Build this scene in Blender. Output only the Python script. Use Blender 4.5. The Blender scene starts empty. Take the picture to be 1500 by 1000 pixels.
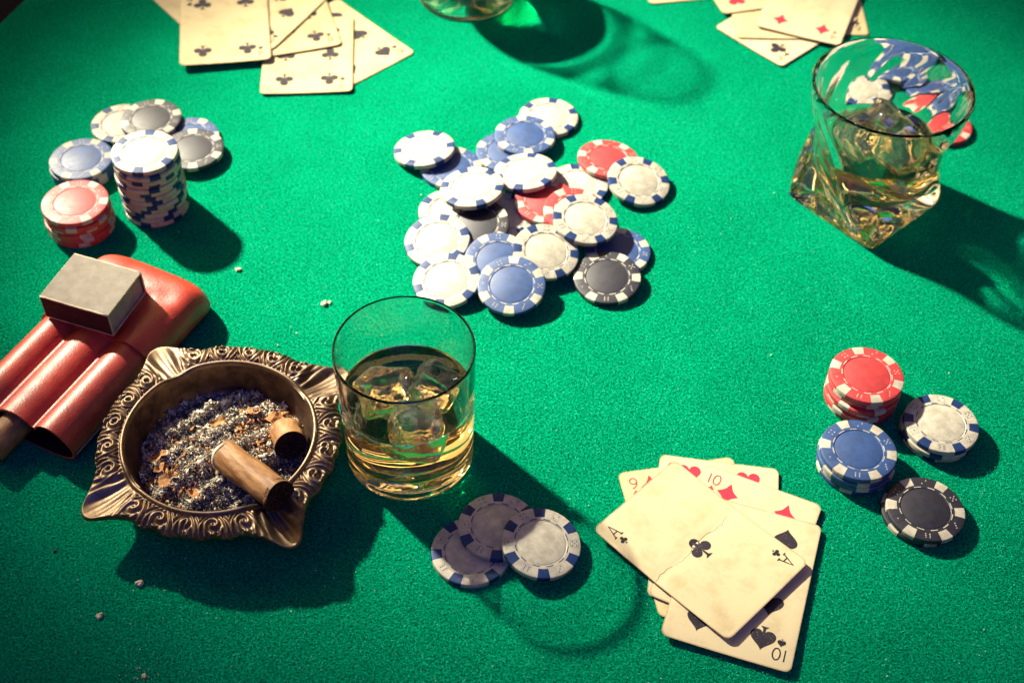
import bpy, math, random
import numpy as np
from mathutils import Matrix, Vector

random.seed(7)
rng = np.random.default_rng(11)
SC = bpy.context.scene
COL = SC.collection
MM = 0.001
PI = math.pi

# ------------------------------------------------------------------ camera
cam_d = bpy.data.cameras.new('camera')
cam = bpy.data.objects.new('camera', cam_d)
COL.objects.link(cam)
cam_d.sensor_width = 36.0
cam_d.lens = 1965.46 / 1500 * 36
cam_d.clip_start = 0.01
cam_d.clip_end = 50
PITCH, ROLL = math.radians(48.10), math.radians(1.36)
fwd = Vector((0, math.cos(PITCH), -math.sin(PITCH)))
right = Vector((1, 0, 0))
up = right.cross(fwd)
r2 = right * math.cos(ROLL) + up * math.sin(ROLL)
u2 = up * math.cos(ROLL) - right * math.sin(ROLL)
m = Matrix((r2, u2, -fwd)).transposed().to_4x4()
m.translation = Vector((0, 0, 0.57312))
cam.matrix_world = m
cam_d.dof.use_dof = True
cam_d.dof.focus_distance = 0.675
cam_d.dof.aperture_fstop = 9.5
SC.camera = cam

# ------------------------------------------------------------------ world fill, key lamp and added lights
world = bpy.data.worlds.new('World')
SC.world = world
world.use_nodes = True
bg = world.node_tree.nodes['Background']
# world fill by height: warm low band added for the glass, navy for shadows
wn, wl = world.node_tree.nodes, world.node_tree.links
wtc = wn.new('ShaderNodeTexCoord')
wsx = wn.new('ShaderNodeSeparateXYZ')
wl.new(wtc.outputs['Generated'], wsx.inputs['Vector'])
wrp = wn.new('ShaderNodeValToRGB')
we = wrp.color_ramp.elements
we[0].position, we[0].color = 0.0, (.10, .055, .025, 1)
we[1].position, we[1].color = 1.0, (.012, .016, .085, 1)
for p_, c_ in ((.14, (.14, .075, .025)), (.34, (.10, .05, .03)), (.52, (.03, .02, .06))):
    x_ = we.new(p_); x_.color = (*c_, 1)
wl.new(wsx.outputs['Z'], wrp.inputs['Fac'])
wl.new(wrp.outputs['Color'], bg.inputs['Color'])
bg.inputs['Strength'].default_value = 1.0

LAMP = Vector((-1.38, 1.74, 1.37))
AIM = Vector((0.045, 0.630, 0.0))
sd = bpy.data.lights.new('key_lamp', 'SPOT')
sd.energy = 1250
sd.color = (1.0, 0.92, 0.71)
sd.shadow_soft_size = 0.05
sd.spot_size = math.radians(21.4)
sd.spot_blend = 1.0
key = bpy.data.objects.new('key_lamp', sd)
COL.objects.link(key)
key.location = LAMP
key.scale = (1.0, 0.63, 1.0)
key.rotation_euler = ((AIM - LAMP).to_track_quat('-Z', 'Y').to_matrix() @ Matrix.Rotation(math.radians(-10), 3, 'Z')).to_euler()

# large warm disc behind the key, added to make the whiskey glow gold
ad = bpy.data.lights.new('soft_fill', 'AREA')
ad.shape = 'DISK'
ad.size = 2.0
ad.energy = 16.0
ad.color = (1.0, 0.70, 0.30)
fill = bpy.data.objects.new('soft_fill', ad)
COL.objects.link(fill)
fill.location = LAMP + (LAMP - AIM).normalized() * 0.05
fill.rotation_euler = (AIM - LAMP).to_track_quat('-Z', 'Y').to_euler()

# unseen warm strips, added to put gold glints in glass and brass
for az, dist, hgt, w_, h_, rad in ((30, 2.2, 1.0, .3, .8, 2.2), (-30, 2.0, .9, .12, 1.0, 4.0), (195, 1.9, .9, .14, 1.0, 4.0),
                                   (94, 2.05, 1.50, 1.5, .09, 3.4), (92, 1.78, 1.88, 1.5, .10, 3.4), (90, 1.45, 2.16, 1.5, .10, 3.4),
                                   (60, 2.0, 1.7, .10, 1.0, 4.5), (125, 2.2, .8, .12, .9, 5.0), (-80, 2.4, 1.6, .9, .15, 1.0)):
    wd = bpy.data.lights.new('glint_strip', 'AREA')
    wd.shape = 'RECTANGLE'
    wd.size, wd.size_y, wd.energy, wd.color = w_, h_, rad * PI * w_ * h_, (1.0, .70, .27)
    wo = bpy.data.objects.new('glint_strip', wd)
    COL.objects.link(wo)
    wo.location = (dist * math.cos(math.radians(az)), .6 + dist * math.sin(math.radians(az)), hgt)
    wo.rotation_euler = (Vector((0, .6, 0)) - wo.location).to_track_quat('-Z', 'Y').to_euler()

# blue fill behind the camera, added to turn dim felt and shadows navy
bd = bpy.data.lights.new('blue_fill', 'AREA')
bd.shape = 'DISK'
bd.size, bd.energy, bd.color = 1.6, 13.0, (0.06, 0.14, 1.0)
bo = bpy.data.objects.new('blue_fill', bd)
COL.objects.link(bo)
bo.location = (0.2, -1.0, 2.1)
bo.rotation_euler = (Vector((0, .55, 0)) - bo.location).to_track_quat('-Z', 'Y').to_euler()

vs = SC.view_settings
vs.view_transform = 'Standard'
vs.look = 'None'
vs.exposure = 0.0
vs.gamma = 1.0
cy = SC.cycles
cy.max_bounces = 20
cy.transmission_bounces = 18
cy.glossy_bounces = 8
cy.diffuse_bounces = 3
cy.transparent_max_bounces = 16
cy.caustics_refractive = True
cy.caustics_reflective = False
cy.blur_glossy = 0.03
cy.sample_clamp_indirect = 300.0
cy.use_denoising = True
try:                                  # path guiding finds the light focused through the glasses
    cy.use_guiding = True
    cy.use_surface_guiding = True
    cy.use_volume_guiding = False
    cy.guiding_training_samples = 96
    cy.surface_guiding_probability = 0.6
except Exception:
    pass
try:
    cy.denoiser = 'OPENIMAGEDENOISE'
    cy.denoising_input_passes = 'RGB_ALBEDO_NORMAL'
except Exception:
    pass

# ------------------------------------------------------------------ materials
def mat(name, base=(.5, .5, .5), rough=.5, metal=0.0, spec=.5, **k):
    M = bpy.data.materials.new(name)
    M.use_nodes = True
    nt = M.node_tree
    b = nt.nodes['Principled BSDF']
    b.inputs['Base Color'].default_value = (*base, 1)
    b.inputs['Roughness'].default_value = rough
    b.inputs['Metallic'].default_value = metal
    b.inputs['Specular IOR Level'].default_value = spec
    for kk, v in k.items():
        b.inputs[kk.replace('_', ' ')].default_value = v
    return M, nt, b

def coords(nt, scale=1000.0, kind='Object'):
    tc = nt.nodes.new('ShaderNodeTexCoord')
    mp = nt.nodes.new('ShaderNodeMapping')
    mp.inputs['Scale'].default_value = (scale,) * 3
    nt.links.new(tc.outputs[kind], mp.inputs['Vector'])
    return mp.outputs['Vector']

def noise(nt, vec, scale, detail=4, rough=.55):
    n = nt.nodes.new('ShaderNodeTexNoise')
    n.inputs['Scale'].default_value = scale
    n.inputs['Detail'].default_value = detail
    n.inputs['Roughness'].default_value = rough
    nt.links.new(vec, n.inputs['Vector'])
    return n.outputs['Fac']

def ramp(nt, fac, stops):
    r = nt.nodes.new('ShaderNodeValToRGB')
    e = r.color_ramp.elements
    while len(e) > 1:
        e.remove(e[-1])
    e[0].position, e[0].color = stops[0][0], (*stops[0][1], 1)
    for p, c in stops[1:]:
        x = e.new(p)
        x.color = (*c, 1)
    nt.links.new(fac, r.inputs['Fac'])
    return r.outputs['Color']

def bump(nt, b, h, strength=.3, dist=.001):
    n = nt.nodes.new('ShaderNodeBump')
    n.inputs['Strength'].default_value = strength
    n.inputs['Distance'].default_value = dist
    nt.links.new(h, n.inputs['Height'])
    nt.links.new(n.outputs['Normal'], b.inputs['Normal'])

def to_scalar_range(nt, fac, lo, hi):
    r = nt.nodes.new('ShaderNodeMapRange')
    r.inputs['To Min'].default_value = lo
    r.inputs['To Max'].default_value = hi
    nt.links.new(fac, r.inputs['Value'])
    return r.outputs['Result']

# felt (coordinates in mm)
FELT, nt, b = mat('green_felt', (.002, .30, .14), .95, spec=.0)
v = coords(nt)
n1 = noise(nt, v, .85, 6, .75)
n2 = noise(nt, v, .035, 3, .5)
nt.links.new(ramp(nt, n1, [(.38, (.0002, .060, .034)), (.50, (.0006, .27, .125)), (.63, (.001, .52, .235))]), b.inputs['Base Color'])
mx = nt.nodes.new('ShaderNodeMath'); mx.operation = 'MULTIPLY_ADD'
nt.links.new(n2, mx.inputs[0]); mx.inputs[1].default_value = .8; nt.links.new(n1, mx.inputs[2])
bump(nt, b, mx.outputs[0], 1.0, .0016)
b.inputs['Sheen Weight'].default_value = .0
b.inputs['Sheen Roughness'].default_value = .5
b.inputs['Sheen Tint'].default_value = (.0, .9, .5, 1)

FIBRE, nt, b = mat('green_wool_fibre', (.002, .36, .17), .8, spec=.03)
g = nt.nodes.new('ShaderNodeNewGeometry')
nt.links.new(ramp(nt, g.outputs['Random Per Island'], [(0, (.0002, .035, .024)), (.45, (.0006, .255, .122)), (.9, (.002, .57, .27)), (1.0, (.08, .66, .46))]), b.inputs['Base Color'])

def object_vec(nt, v, amount=60.0):
    """shift a coordinate by a different amount on every object"""
    oi = nt.nodes.new('ShaderNodeObjectInfo')
    mu = nt.nodes.new('ShaderNodeMath'); mu.operation = 'MULTIPLY'; mu.inputs[1].default_value = amount
    nt.links.new(oi.outputs['Random'], mu.inputs[0])
    ad_ = nt.nodes.new('ShaderNodeVectorMath'); ad_.operation = 'ADD'
    nt.links.new(v, ad_.inputs[0]); nt.links.new(mu.outputs[0], ad_.inputs[1])
    return ad_.outputs['Vector'], oi.outputs['Random']

def worn_patches(nt, b, lo=.80, hi=1.14):
    """broad rubbed and dull areas of the cloth"""
    src = b.inputs['Base Color'].links[0].from_socket
    v = coords(nt)
    n = noise(nt, v, .012, 5, .62)
    hs = nt.nodes.new('ShaderNodeHueSaturation')
    nt.links.new(to_scalar_range(nt, n, lo - .25, hi + .25), hs.inputs['Value'])
    nt.links.new(src, hs.inputs['Color'])
    nt.links.new(hs.outputs['Color'], b.inputs['Base Color'])
worn_patches(FELT.node_tree, FELT.node_tree.nodes['Principled BSDF'])
worn_patches(FIBRE.node_tree, FIBRE.node_tree.nodes['Principled BSDF'])

def chip_mat(name, c, rough=.52, spec=1.0, grime=.25):
    M, nt, b = mat(name, c, rough, spec=spec)
    v, rnd = object_vec(nt, coords(nt, 1000, 'Object'))
    n = noise(nt, v, .16, 6, .7)
    lo = tuple(x * (1 - grime) for x in c)
    hi = tuple(min(1, x * 1.05) for x in c)
    nt.links.new(ramp(nt, n, [(.28, tuple(x * .9 for x in lo)), (.42, lo), (.58, c), (.75, hi)]), b.inputs['Base Color'])
    n3 = noise(nt, v, .25, 5, .7)
    nt.links.new(to_scalar_range(nt, n3, rough - .16, rough + .16), b.inputs['Roughness'])
    bump(nt, b, noise(nt, v, 1.4, 4, .6), .12, .0003)
    return M
C_WHITE = chip_mat('ivory_clay', (.47, .435, .345), spec=.45)
C_BLUE = chip_mat('blue_clay', (.018, .062, .20), spec=.75)
C_NAVY = chip_mat('navy_clay', (.006, .030, .125), spec=.35)
C_RED = chip_mat('red_clay', (.50, .035, .040), spec=.75)
C_BLACK = chip_mat('black_clay', (.008, .008, .022), spec=.75)
C_LINE = chip_mat('engraved_line', (.20, .19, .20))

# playing cards
def paper(name, c, c2):
    M, nt, b = mat(name, c, .55, spec=.3)
    v, rnd = object_vec(nt, coords(nt), 300)
    n = noise(nt, v, .06, 6, .7)
    colr = ramp(nt, n, [(.28, c2), (.5, c), (.75, tuple(min(1, x * 1.05) for x in c))])
    hs = nt.nodes.new('ShaderNodeHueSaturation')
    nt.links.new(to_scalar_range(nt, rnd, .85, 1.15), hs.inputs['Saturation'])
    nt.links.new(to_scalar_range(nt, rnd, 1.04, .90), hs.inputs['Value'])
    nt.links.new(colr, hs.inputs['Color'])
    sp_ = noise(nt, v, .45, 3, .8)
    mxr = nt.nodes.new('ShaderNodeMix'); mxr.data_type = 'RGBA'
    nt.links.new(ramp(nt, sp_, [(.70, (0, 0, 0)), (.78, (.6, .6, .6))]), mxr.inputs['Factor'])
    nt.links.new(hs.outputs['Color'], mxr.inputs['A'])
    mxr.inputs['B'].default_value = (.30, .20, .09, 1)
    nt.links.new(mxr.outputs['Result'], b.inputs['Base Color'])
    f = noise(nt, v, 1.1, 3)
    bump(nt, b, f, .12, .0004)
    return M
PAPER = paper('aged_card_paper', (.58, .48, .27), (.46, .36, .18))
PAPER_EDGE = paper('worn_card_edge', (.42, .31, .17), (.25, .17, .09))
def ink(name, c, wear):
    M, nt, b = mat(name, c, .5, spec=.3)
    v = coords(nt)
    n = noise(nt, v, 1.7, 5, .75)
    nt.links.new(ramp(nt, n, [(.0, c), (wear, c), (wear + .09, (.55, .43, .24))]), b.inputs['Base Color'])
    return M
INK_K = ink('worn_black_ink', (.022, .018, .030), .60)
INK_R = ink('worn_red_ink', (.68, .03, .06), .66)
INK_FINE = ink('fine_black_ink', (.02, .016, .026), .75)
INK_FINE_R = ink('fine_red_ink', (.62, .05, .07), .75)
CREASE = mat('crease_line', (.10, .07, .04), .8)[0]  # thin dark line along the ace's fold

# glass, liquids
def glass(name, ior=1.5, rough=0.0, col=(1, 1, 1)):
    M = bpy.data.materials.new(name)
    M.use_nodes = True
    nt = M.node_tree
    nt.nodes.remove(nt.nodes['Principled BSDF'])
    o = nt.nodes['Material Output']
    gl = nt.nodes.new('ShaderNodeBsdfGlass')
    gl.inputs['IOR'].default_value = ior
    gl.inputs['Roughness'].default_value = rough
    gl.inputs['Color'].default_value = (*col, 1)
    nt.links.new(gl.outputs['BSDF'], o.inputs['Surface'])
    return M, nt, gl, o
GLASS = glass('clear_glass', 1.5)[0]
ICE, nt, gl, o = glass('ice', 1.31, 0.0)
v = coords(nt)
bn = nt.nodes.new('ShaderNodeBump'); bn.inputs['Strength'].default_value = .5; bn.inputs['Distance'].default_value = .0012
nt.links.new(noise(nt, v, .16, 3), bn.inputs['Height']); nt.links.new(bn.outputs['Normal'], gl.inputs['Normal'])
df = nt.nodes.new('ShaderNodeBsdfDiffuse'); df.inputs['Color'].default_value = (.85, .85, .80, 1)
mxs = nt.nodes.new('ShaderNodeMixShader')
nt.links.new(to_scalar_range(nt, noise(nt, v, .22, 5, .75), -.12, .20), mxs.inputs['Fac'])
nt.links.new(gl.outputs['BSDF'], mxs.inputs[1]); nt.links.new(df.outputs['BSDF'], mxs.inputs[2])
nt.links.new(mxs.outputs['Shader'], o.inputs['Surface'])
def liquid(name, dens):
    # a liquid's free surface meets air (1.36), its sides meet the glass (1.36 / 1.5); face attribute 'wall' tells which
    M, nt, gl, o = glass(name, 1.36, 0.0, (1.0, 1.0, 1.0))
    at = nt.nodes.new('ShaderNodeAttribute'); at.attribute_name = 'wall'
    nt.links.new(to_scalar_range(nt, at.outputs['Fac'], 1.36, 1.36 / 1.5), gl.inputs['IOR'])
    va = nt.nodes.new('ShaderNodeVolumeAbsorption')
    va.inputs['Color'].default_value = (.992, .80, .16, 1)
    va.inputs['Density'].default_value = dens
    nt.links.new(va.outputs['Volume'], o.inputs['Volume'])
    return M
WHISKEY = liquid('whiskey', 27)
COGNAC = liquid('cognac', 36)
def mark_wall(me, flags):
    at = me.attributes.new('wall', 'FLOAT', 'FACE')
    at.data.foreach_set('value', np.asarray(flags, np.float32))
    return me

# ashtray brass
BRASS, nt, b = mat('antique_brass', (.46, .33, .19), .45, metal=1.0)
v = coords(nt)
n = noise(nt, v, .07, 6, .7)
nt.links.new(ramp(nt, n, [(.30, (.085, .058, .045)), (.48, (.19, .132, .092)), (.70, (.30, .22, .15))]), b.inputs['Base Color'])
nf = noise(nt, v, .5, 4)
nt.links.new(to_scalar_range(nt, nf, .38, .62), b.inputs['Roughness'])
bump(nt, b, nf, .15, .0005)
TARNISH, nt, b = mat('tarnished_bowl', (.16, .10, .075), .42, metal=.85)
v = coords(nt)
n = noise(nt, v, .12, 6, .7)
nt.links.new(ramp(nt, n, [(.35, (.07, .042, .035)), (.7, (.22, .13, .09))]), b.inputs['Base Color'])
bump(nt, b, noise(nt, v, .9, 4), .25, .0006)

ASH, nt, b = mat('cigar_ash', (.5, .48, .44), .95, spec=.1)
g = nt.nodes.new('ShaderNodeNewGeometry')
v = coords(nt)
pn = noise(nt, v, .16, 4, .65)
am = nt.nodes.new('ShaderNodeMath'); am.operation = 'MULTIPLY_ADD'
nt.links.new(g.outputs['Random Per Island'], am.inputs[0]); am.inputs[1].default_value = .55; nt.links.new(pn, am.inputs[2])
nt.links.new(ramp(nt, am.outputs[0], [(.38, (.03, .022, .016)), (.54, (.12, .095, .068)), (.68, (.40, .34, .25)), (.84, (.70, .62, .47)), (1.0, (.82, .76, .61))]), b.inputs['Base Color'])
ASHBED, nt, b = mat('ash_bed', (.06, .052, .045), .95, spec=.05)
v = coords(nt)
nt.links.new(ramp(nt, noise(nt, v, .6, 5, .7), [(.35, (.02, .02, .022)), (.6, (.12, .11, .11)), (.75, (.35, .33, .30))]), b.inputs['Base Color'])
bump(nt, b, noise(nt, v, 1.0, 4), 1, .001)
FLAKE, nt, b = mat('tobacco_leaf', (.32, .15, .06), .8, spec=.2)
v = coords(nt)
nt.links.new(ramp(nt, noise(nt, v, .5, 5, .7), [(.3, (.22, .085, .03)), (.7, (.60, .31, .12))]), b.inputs['Base Color'])
CIGAR, nt, b = mat('cigar_wrapper', (.36, .19, .08), .55, spec=.35)
v = coords(nt)
mpn = v.node; mpn.inputs['Scale'].default_value = (1000, 1000, 350)
n = noise(nt, v, .16, 7, .72)
nt.links.new(ramp(nt, n, [(.30, (.09, .036, .014)), (.44, (.24, .11, .042)), (.60, (.38, .20, .082)), (.8, (.50, .30, .14))]), b.inputs['Base Color'])
wv_ = nt.nodes.new('ShaderNodeTexWave'); wv_.wave_type = 'BANDS'; wv_.bands_direction = 'DIAGONAL'
wv_.inputs['Scale'].default_value = .06; wv_.inputs['Distortion'].default_value = 5.0; wv_.inputs['Detail'].default_value = 3; wv_.inputs['Detail Scale'].default_value = 1.5
nt.links.new(v, wv_.inputs['Vector'])
cm_ = nt.nodes.new('ShaderNodeMath'); cm_.operation = 'MULTIPLY_ADD'; cm_.inputs[1].default_value = .5
nt.links.new(wv_.outputs['Fac'], cm_.inputs[0]); nt.links.new(n, cm_.inputs[2])
bump(nt, b, cm_.outputs[0], .5, .0012)
CHAR, nt, b = mat('charred_tobacco', (.02, .014, .012), .9, spec=.1)
v = coords(nt)
n = noise(nt, v, .9, 4, .7)
nt.links.new(ramp(nt, n, [(.38, (.010, .006, .005)), (.55, (.06, .03, .02)), (.72, (.22, .11, .06))]), b.inputs['Base Color'])
bump(nt, b, n, 1, .001)
SCORCH, nt, b = mat('scorched_leaf', (.05, .03, .02), .8, spec=.2)
v = coords(nt)
nt.links.new(ramp(nt, noise(nt, v, .35, 5, .75), [(.38, (.02, .012, .010)), (.5, (.10, .05, .028)), (.62, (.32, .17, .08))]), b.inputs['Base Color'])
PALE_ASH = mat('pale_ash', (.66, .60, .48), .95, spec=.1)[0]

# leather, cardboard
LEATHER, nt, b = mat('red_leather', (.40, .018, .022), .46, spec=1.0)
v = coords(nt)
vo = nt.nodes.new('ShaderNodeTexVoronoi'); vo.inputs['Scale'].default_value = 1.05
nt.links.new(v, vo.inputs['Vector'])
n = noise(nt, v, .05, 5)
nt.links.new(ramp(nt, n, [(.3, (.30, .016, .008)), (.55, (.52, .036, .014)), (.8, (.62, .085, .028))]), b.inputs['Base Color'])
mm_ = nt.nodes.new('ShaderNodeMath'); mm_.operation = 'ADD'
nt.links.new(vo.outputs['Distance'], mm_.inputs[0]); nt.links.new(noise(nt, v, .9, 4), mm_.inputs[1])
bump(nt, b, mm_.outputs[0], .17, .0005)
nt.links.new(to_scalar_range(nt, noise(nt, v, .12, 5, .7), .28, .62), b.inputs['Roughness'])
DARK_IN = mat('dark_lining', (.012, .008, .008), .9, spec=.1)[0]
THREAD = mat('stitch_thread', (.50, .30, .20), .7)[0]
def board(name, c, c2):
    M, nt, b = mat(name, c, .75, spec=.25)
    v = coords(nt)
    n = noise(nt, v, .12, 6, .7)
    nt.links.new(ramp(nt, n, [(.35, c2), (.65, c)]), b.inputs['Base Color'])
    bump(nt, b, noise(nt, v, .8, 4), .2, .0005)
    return M
BOARD = board('grey_cardboard', (.27, .24, .195), (.20, .175, .14))
BOARD_EDGE = board('worn_cardboard_edge', (.70, .58, .40), (.48, .38, .25))
STRIKER = board('striker_strip', (.055, .030, .026), (.03, .017, .016))
TRAY = board('drawer_cardboard', (.42, .38, .36), (.28, .25, .24))

# ------------------------------------------------------------------ mesh helpers (all sizes in mm)
def mesh(name, V, F, mats, fm=None, smooth=True):
    me = bpy.data.meshes.new(name)
    V = np.asarray(V, float) * MM
    me.from_pydata(V.tolist(), [], [tuple(f) for f in F])
    for mt in (mats if isinstance(mats, (list, tuple)) else [mats]):
        me.materials.append(mt)
    if fm is not None:
        me.polygons.foreach_set('material_index', np.asarray(fm, np.int32))
    if smooth is not False:
        me.polygons.foreach_set('use_smooth', [True] * len(me.polygons))
        if smooth is not True:
            try:
                me.set_sharp_from_angle(angle=math.radians(smooth))
            except Exception:
                pass
    me.update()
    return me

def fast_mesh(name, V, Q, mt, n=4):
    """large meshes: V (k,3) mm, Q (f,n) indices"""
    me = bpy.data.meshes.new(name)
    V = np.asarray(V, np.float32) * MM
    Q = np.asarray(Q, np.int32)
    me.vertices.add(len(V)); me.vertices.foreach_set('co', V.ravel())
    me.loops.add(Q.size); me.loops.foreach_set('vertex_index', Q.ravel())
    me.polygons.add(len(Q)); me.polygons.foreach_set('loop_start', np.arange(0, Q.size, n, dtype=np.int32))
    me.materials.append(mt)
    me.update(calc_edges=True)
    return me

def put(name, me, parent=None, loc=(0, 0, 0), rot=None):
    o = bpy.data.objects.new(name, me)
    COL.objects.link(o)
    o.location = Vector(loc) * MM
    if rot is not None:
        if isinstance(rot, Matrix):
            o.rotation_euler = rot.to_euler()
        else:
            o.rotation_euler = rot
    if parent:
        o.parent = parent
    return o

def thing(name, label, cat, loc=(0, 0, 0), rot=None, group=None):
    o = put(name, None, None, loc, rot)
    o.empty_display_size = .01
    tag(o, label, cat, group)
    return o

def tag(o, label, cat, group=None, kind=None):
    o['label'] = label
    o['category'] = cat
    if group:
        o['group'] = group
    if kind:
        o['kind'] = kind
    return o

def lathe(prof, seg=64, closed=False):
    """revolve (r,z) points about z; r==0 ends become poles"""
    V, F, rows = [], [], []
    for r, z in prof:
        if r < 1e-6:
            V.append((0, 0, z)); rows.append([len(V) - 1])
        else:
            s = len(V)
            for k in range(seg):
                a = 2 * PI * k / seg
                V.append((r * math.cos(a), r * math.sin(a), z))
            rows.append(list(range(s, s + seg)))
    pairs = list(zip(rows[:-1], rows[1:]))
    if closed:
        pairs.append((rows[-1], rows[0]))
    for A, B in pairs:
        for k in range(seg):
            j = (k + 1) % seg
            if len(A) == 1 and len(B) == 1:
                continue
            if len(A) == 1:
                F.append((A[0], B[j], B[k]))
            elif len(B) == 1:
                F.append((A[k], A[j], B[0]))
            else:
                F.append((A[k], A[j], B[j], B[k]))
    return V, F

def join(parts):
    V, F, M = [], [], []
    for p in parts:
        v, f = p[0], p[1]
        k = p[2] if len(p) > 2 else 0
        o = len(V)
        V += [tuple(x) for x in v]
        F += [tuple(i + o for i in q) for q in f]
        M += [k] * len(f)
    return V, F, M

def box(x0, x1, y0, y1, z0, z1):
    V = [(x, y, z) for z in (z0, z1) for y in (y0, y1) for x in (x0, x1)]
    F = [(0, 2, 3, 1), (4, 5, 7, 6), (0, 1, 5, 4), (2, 6, 7, 3), (0, 4, 6, 2), (1, 3, 7, 5)]
    return V, F

def tube(pts, r, seg=8):
    V, F = [], []
    pts = [Vector(p) for p in pts]
    for i, p in enumerate(pts):
        d = (pts[min(i + 1, len(pts) - 1)] - pts[max(i - 1, 0)]).normalized()
        a = d.orthogonal().normalized() if abs(d.z) > .9 else d.cross(Vector((0, 0, 1))).normalized()
        c = d.cross(a)
        for k in range(seg):
            t = 2 * PI * k / seg
            V.append(tuple(p + (a * math.cos(t) + c * math.sin(t)) * r))
    for i in range(len(pts) - 1):
        for k in range(seg):
            j = (k + 1) % seg
            F.append((i * seg + k, i * seg + j, (i + 1) * seg + j, (i + 1) * seg + k))
    F.append(tuple(range(seg))[::-1])
    F.append(tuple(range((len(pts) - 1) * seg, len(pts) * seg)))
    return V, F

def tilt_matrix(gx, gy, rz):
    n = Vector((-gx, -gy, 1)).normalized()
    q = Vector((0, 0, 1)).rotation_difference(n)
    return q.to_matrix() @ Matrix.Rotation(rz, 3, 'Z')

# ------------------------------------------------------------------ table
TC, TR = (197.0, 638.0), 600.0
prof = [(0, 0), (TR - 6, 0), (TR - 2, -1.5), (TR, -6), (TR, -34), (TR - 40, -40), (0, -40)]
V, F = lathe(prof[::-1], 160)
table = put('table_top', mesh('table_top', V, F, FELT, smooth=40), None, (TC[0], TC[1], 0))
table['kind'] = 'structure'

FLOOR = mat('dark_floor', (.012, .010, .014), .8, spec=.1)[0]
V, F = lathe([(3000, 0), (0, 0)], 48)
fl_ = put('floor', mesh('floor', V, F, FLOOR, smooth=False), None, (TC[0], TC[1], -760))
fl_['kind'] = 'structure'

# wool nap standing off the felt in view
N = 440000
fy = rng.uniform(0, 1, N)
py = 275 + (930 - 275) * fy ** 1.25
hw = 245 + (py - 300) * .28
px = rng.uniform(-1, 1, N) * hw
ok = (px - TC[0]) ** 2 + (py - TC[1]) ** 2 < (TR - 4) ** 2
px, py = px[ok], py[ok]
N = len(px)
a = rng.uniform(0, 2 * PI, N)
Ln = rng.uniform(.45, 1.5, N)
w = rng.uniform(.04, .085, N)
hz = rng.uniform(.2, .95, N) * rng.uniform(.4, 1, N)
dx, dy = np.cos(a), np.sin(a)
b2 = a + rng.normal(0, .6, N)
ex, ey = np.cos(b2), np.sin(b2)
z0 = rng.uniform(-.05, .05, N)
P0 = np.stack([px, py, z0], 1)
P1 = P0 + np.stack([dx * Ln * .5, dy * Ln * .5, hz], 1)
P2 = P1 + np.stack([ex * Ln * .5, ey * Ln * .5, rng.normal(0, .12, N)], 1)
sd_ = np.stack([-dy * w, dx * w, np.zeros(N)], 1)
V = np.empty((N, 6, 3), np.float32)
V[:, 0], V[:, 1] = P0 - sd_, P0 + sd_
V[:, 2], V[:, 3] = P1 - sd_, P1 + sd_
V[:, 4], V[:, 5] = P2 - sd_ * .5, P2 + sd_ * .5
i0 = np.arange(N) * 6
Q = np.empty((N, 2, 4), np.int32)
for k, (p, q, r, s) in enumerate(((0, 1, 3, 2), (2, 3, 5, 4))):
    Q[:, k] = np.stack([i0 + p, i0 + q, i0 + r, i0 + s], 1)
fuzz = put('felt_nap', fast_mesh('felt_nap', V.reshape(-1, 3), Q.reshape(-1, 4), FIBRE))
tag(fuzz, 'short green wool nap covering the table felt', 'felt', kind='stuff')

# ------------------------------------------------------------------ poker chips
CR, CT = 20.0, 3.4
body_prof = [(0, 0.12), (12.5, 0.12), (12.9, 0), (19.1, 0), (19.7, .18), (20, .6), (20, 2.8), (19.7, 3.22), (19.1, 3.4),
             (13.05, 3.4), (12.75, 3.12), (12.45, 3.12), (0, 3.12)]
Vb, Fb = lathe(body_prof, 72)
disc_prof = [(0, 3.13), (12.3, 3.13), (12.3, 3.26), (12.05, 3.34), (0, 3.34)]
Vd, Fd = lathe(disc_prof, 64)
def sector(poly, a0, a1, n):
    V, F = [], []
    k = len(poly)
    for i in range(n + 1):
        a = a0 + (a1 - a0) * i / n
        for r, z in poly:
            V.append((r * math.cos(a), r * math.sin(a), z))
    for i in range(n):
        for j in range(k):
            q = (j + 1) % k
            F.append((i * k + j, (i + 1) * k + j, (i + 1) * k + q, i * k + q))
    F.append(tuple(range(k)))
    F.append(tuple(range(n * k, n * k + k))[::-1])
    return V, F
spot_poly = [(14.7, 3.30), (14.7, 3.45), (19.15, 3.45), (19.75, 3.26), (20.06, 2.82), (20.06, .58), (19.75, .16), (19.5, .3), (19.4, 2.6)]
Vs, Fs = sector(spot_poly, -math.radians(9.5), math.radians(9.5), 5)
dash_parts = []
for k in range(12):
    c = 2 * PI * (k + .5) / 12
    dash_parts.append(sector([(13.25, 3.38), (13.25, 3.43), (13.75, 3.43), (13.75, 3.38)], c - math.radians(8), c + math.radians(8), 3))
Vr, Fr, _ = join(dash_parts)
PIPS = {1: [(0, 0)], 2: [(-1, -1), (1, 1)], 3: [(-1, -1), (0, 0), (1, 1)], 4: [(-1, -1), (1, 1), (-1, 1), (1, -1)],
        5: [(-1, -1), (1, 1), (-1, 1), (1, -1), (0, 0)], 6: [(-1, -1), (-1, 0), (-1, 1), (1, -1), (1, 0), (1, 1)]}
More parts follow.
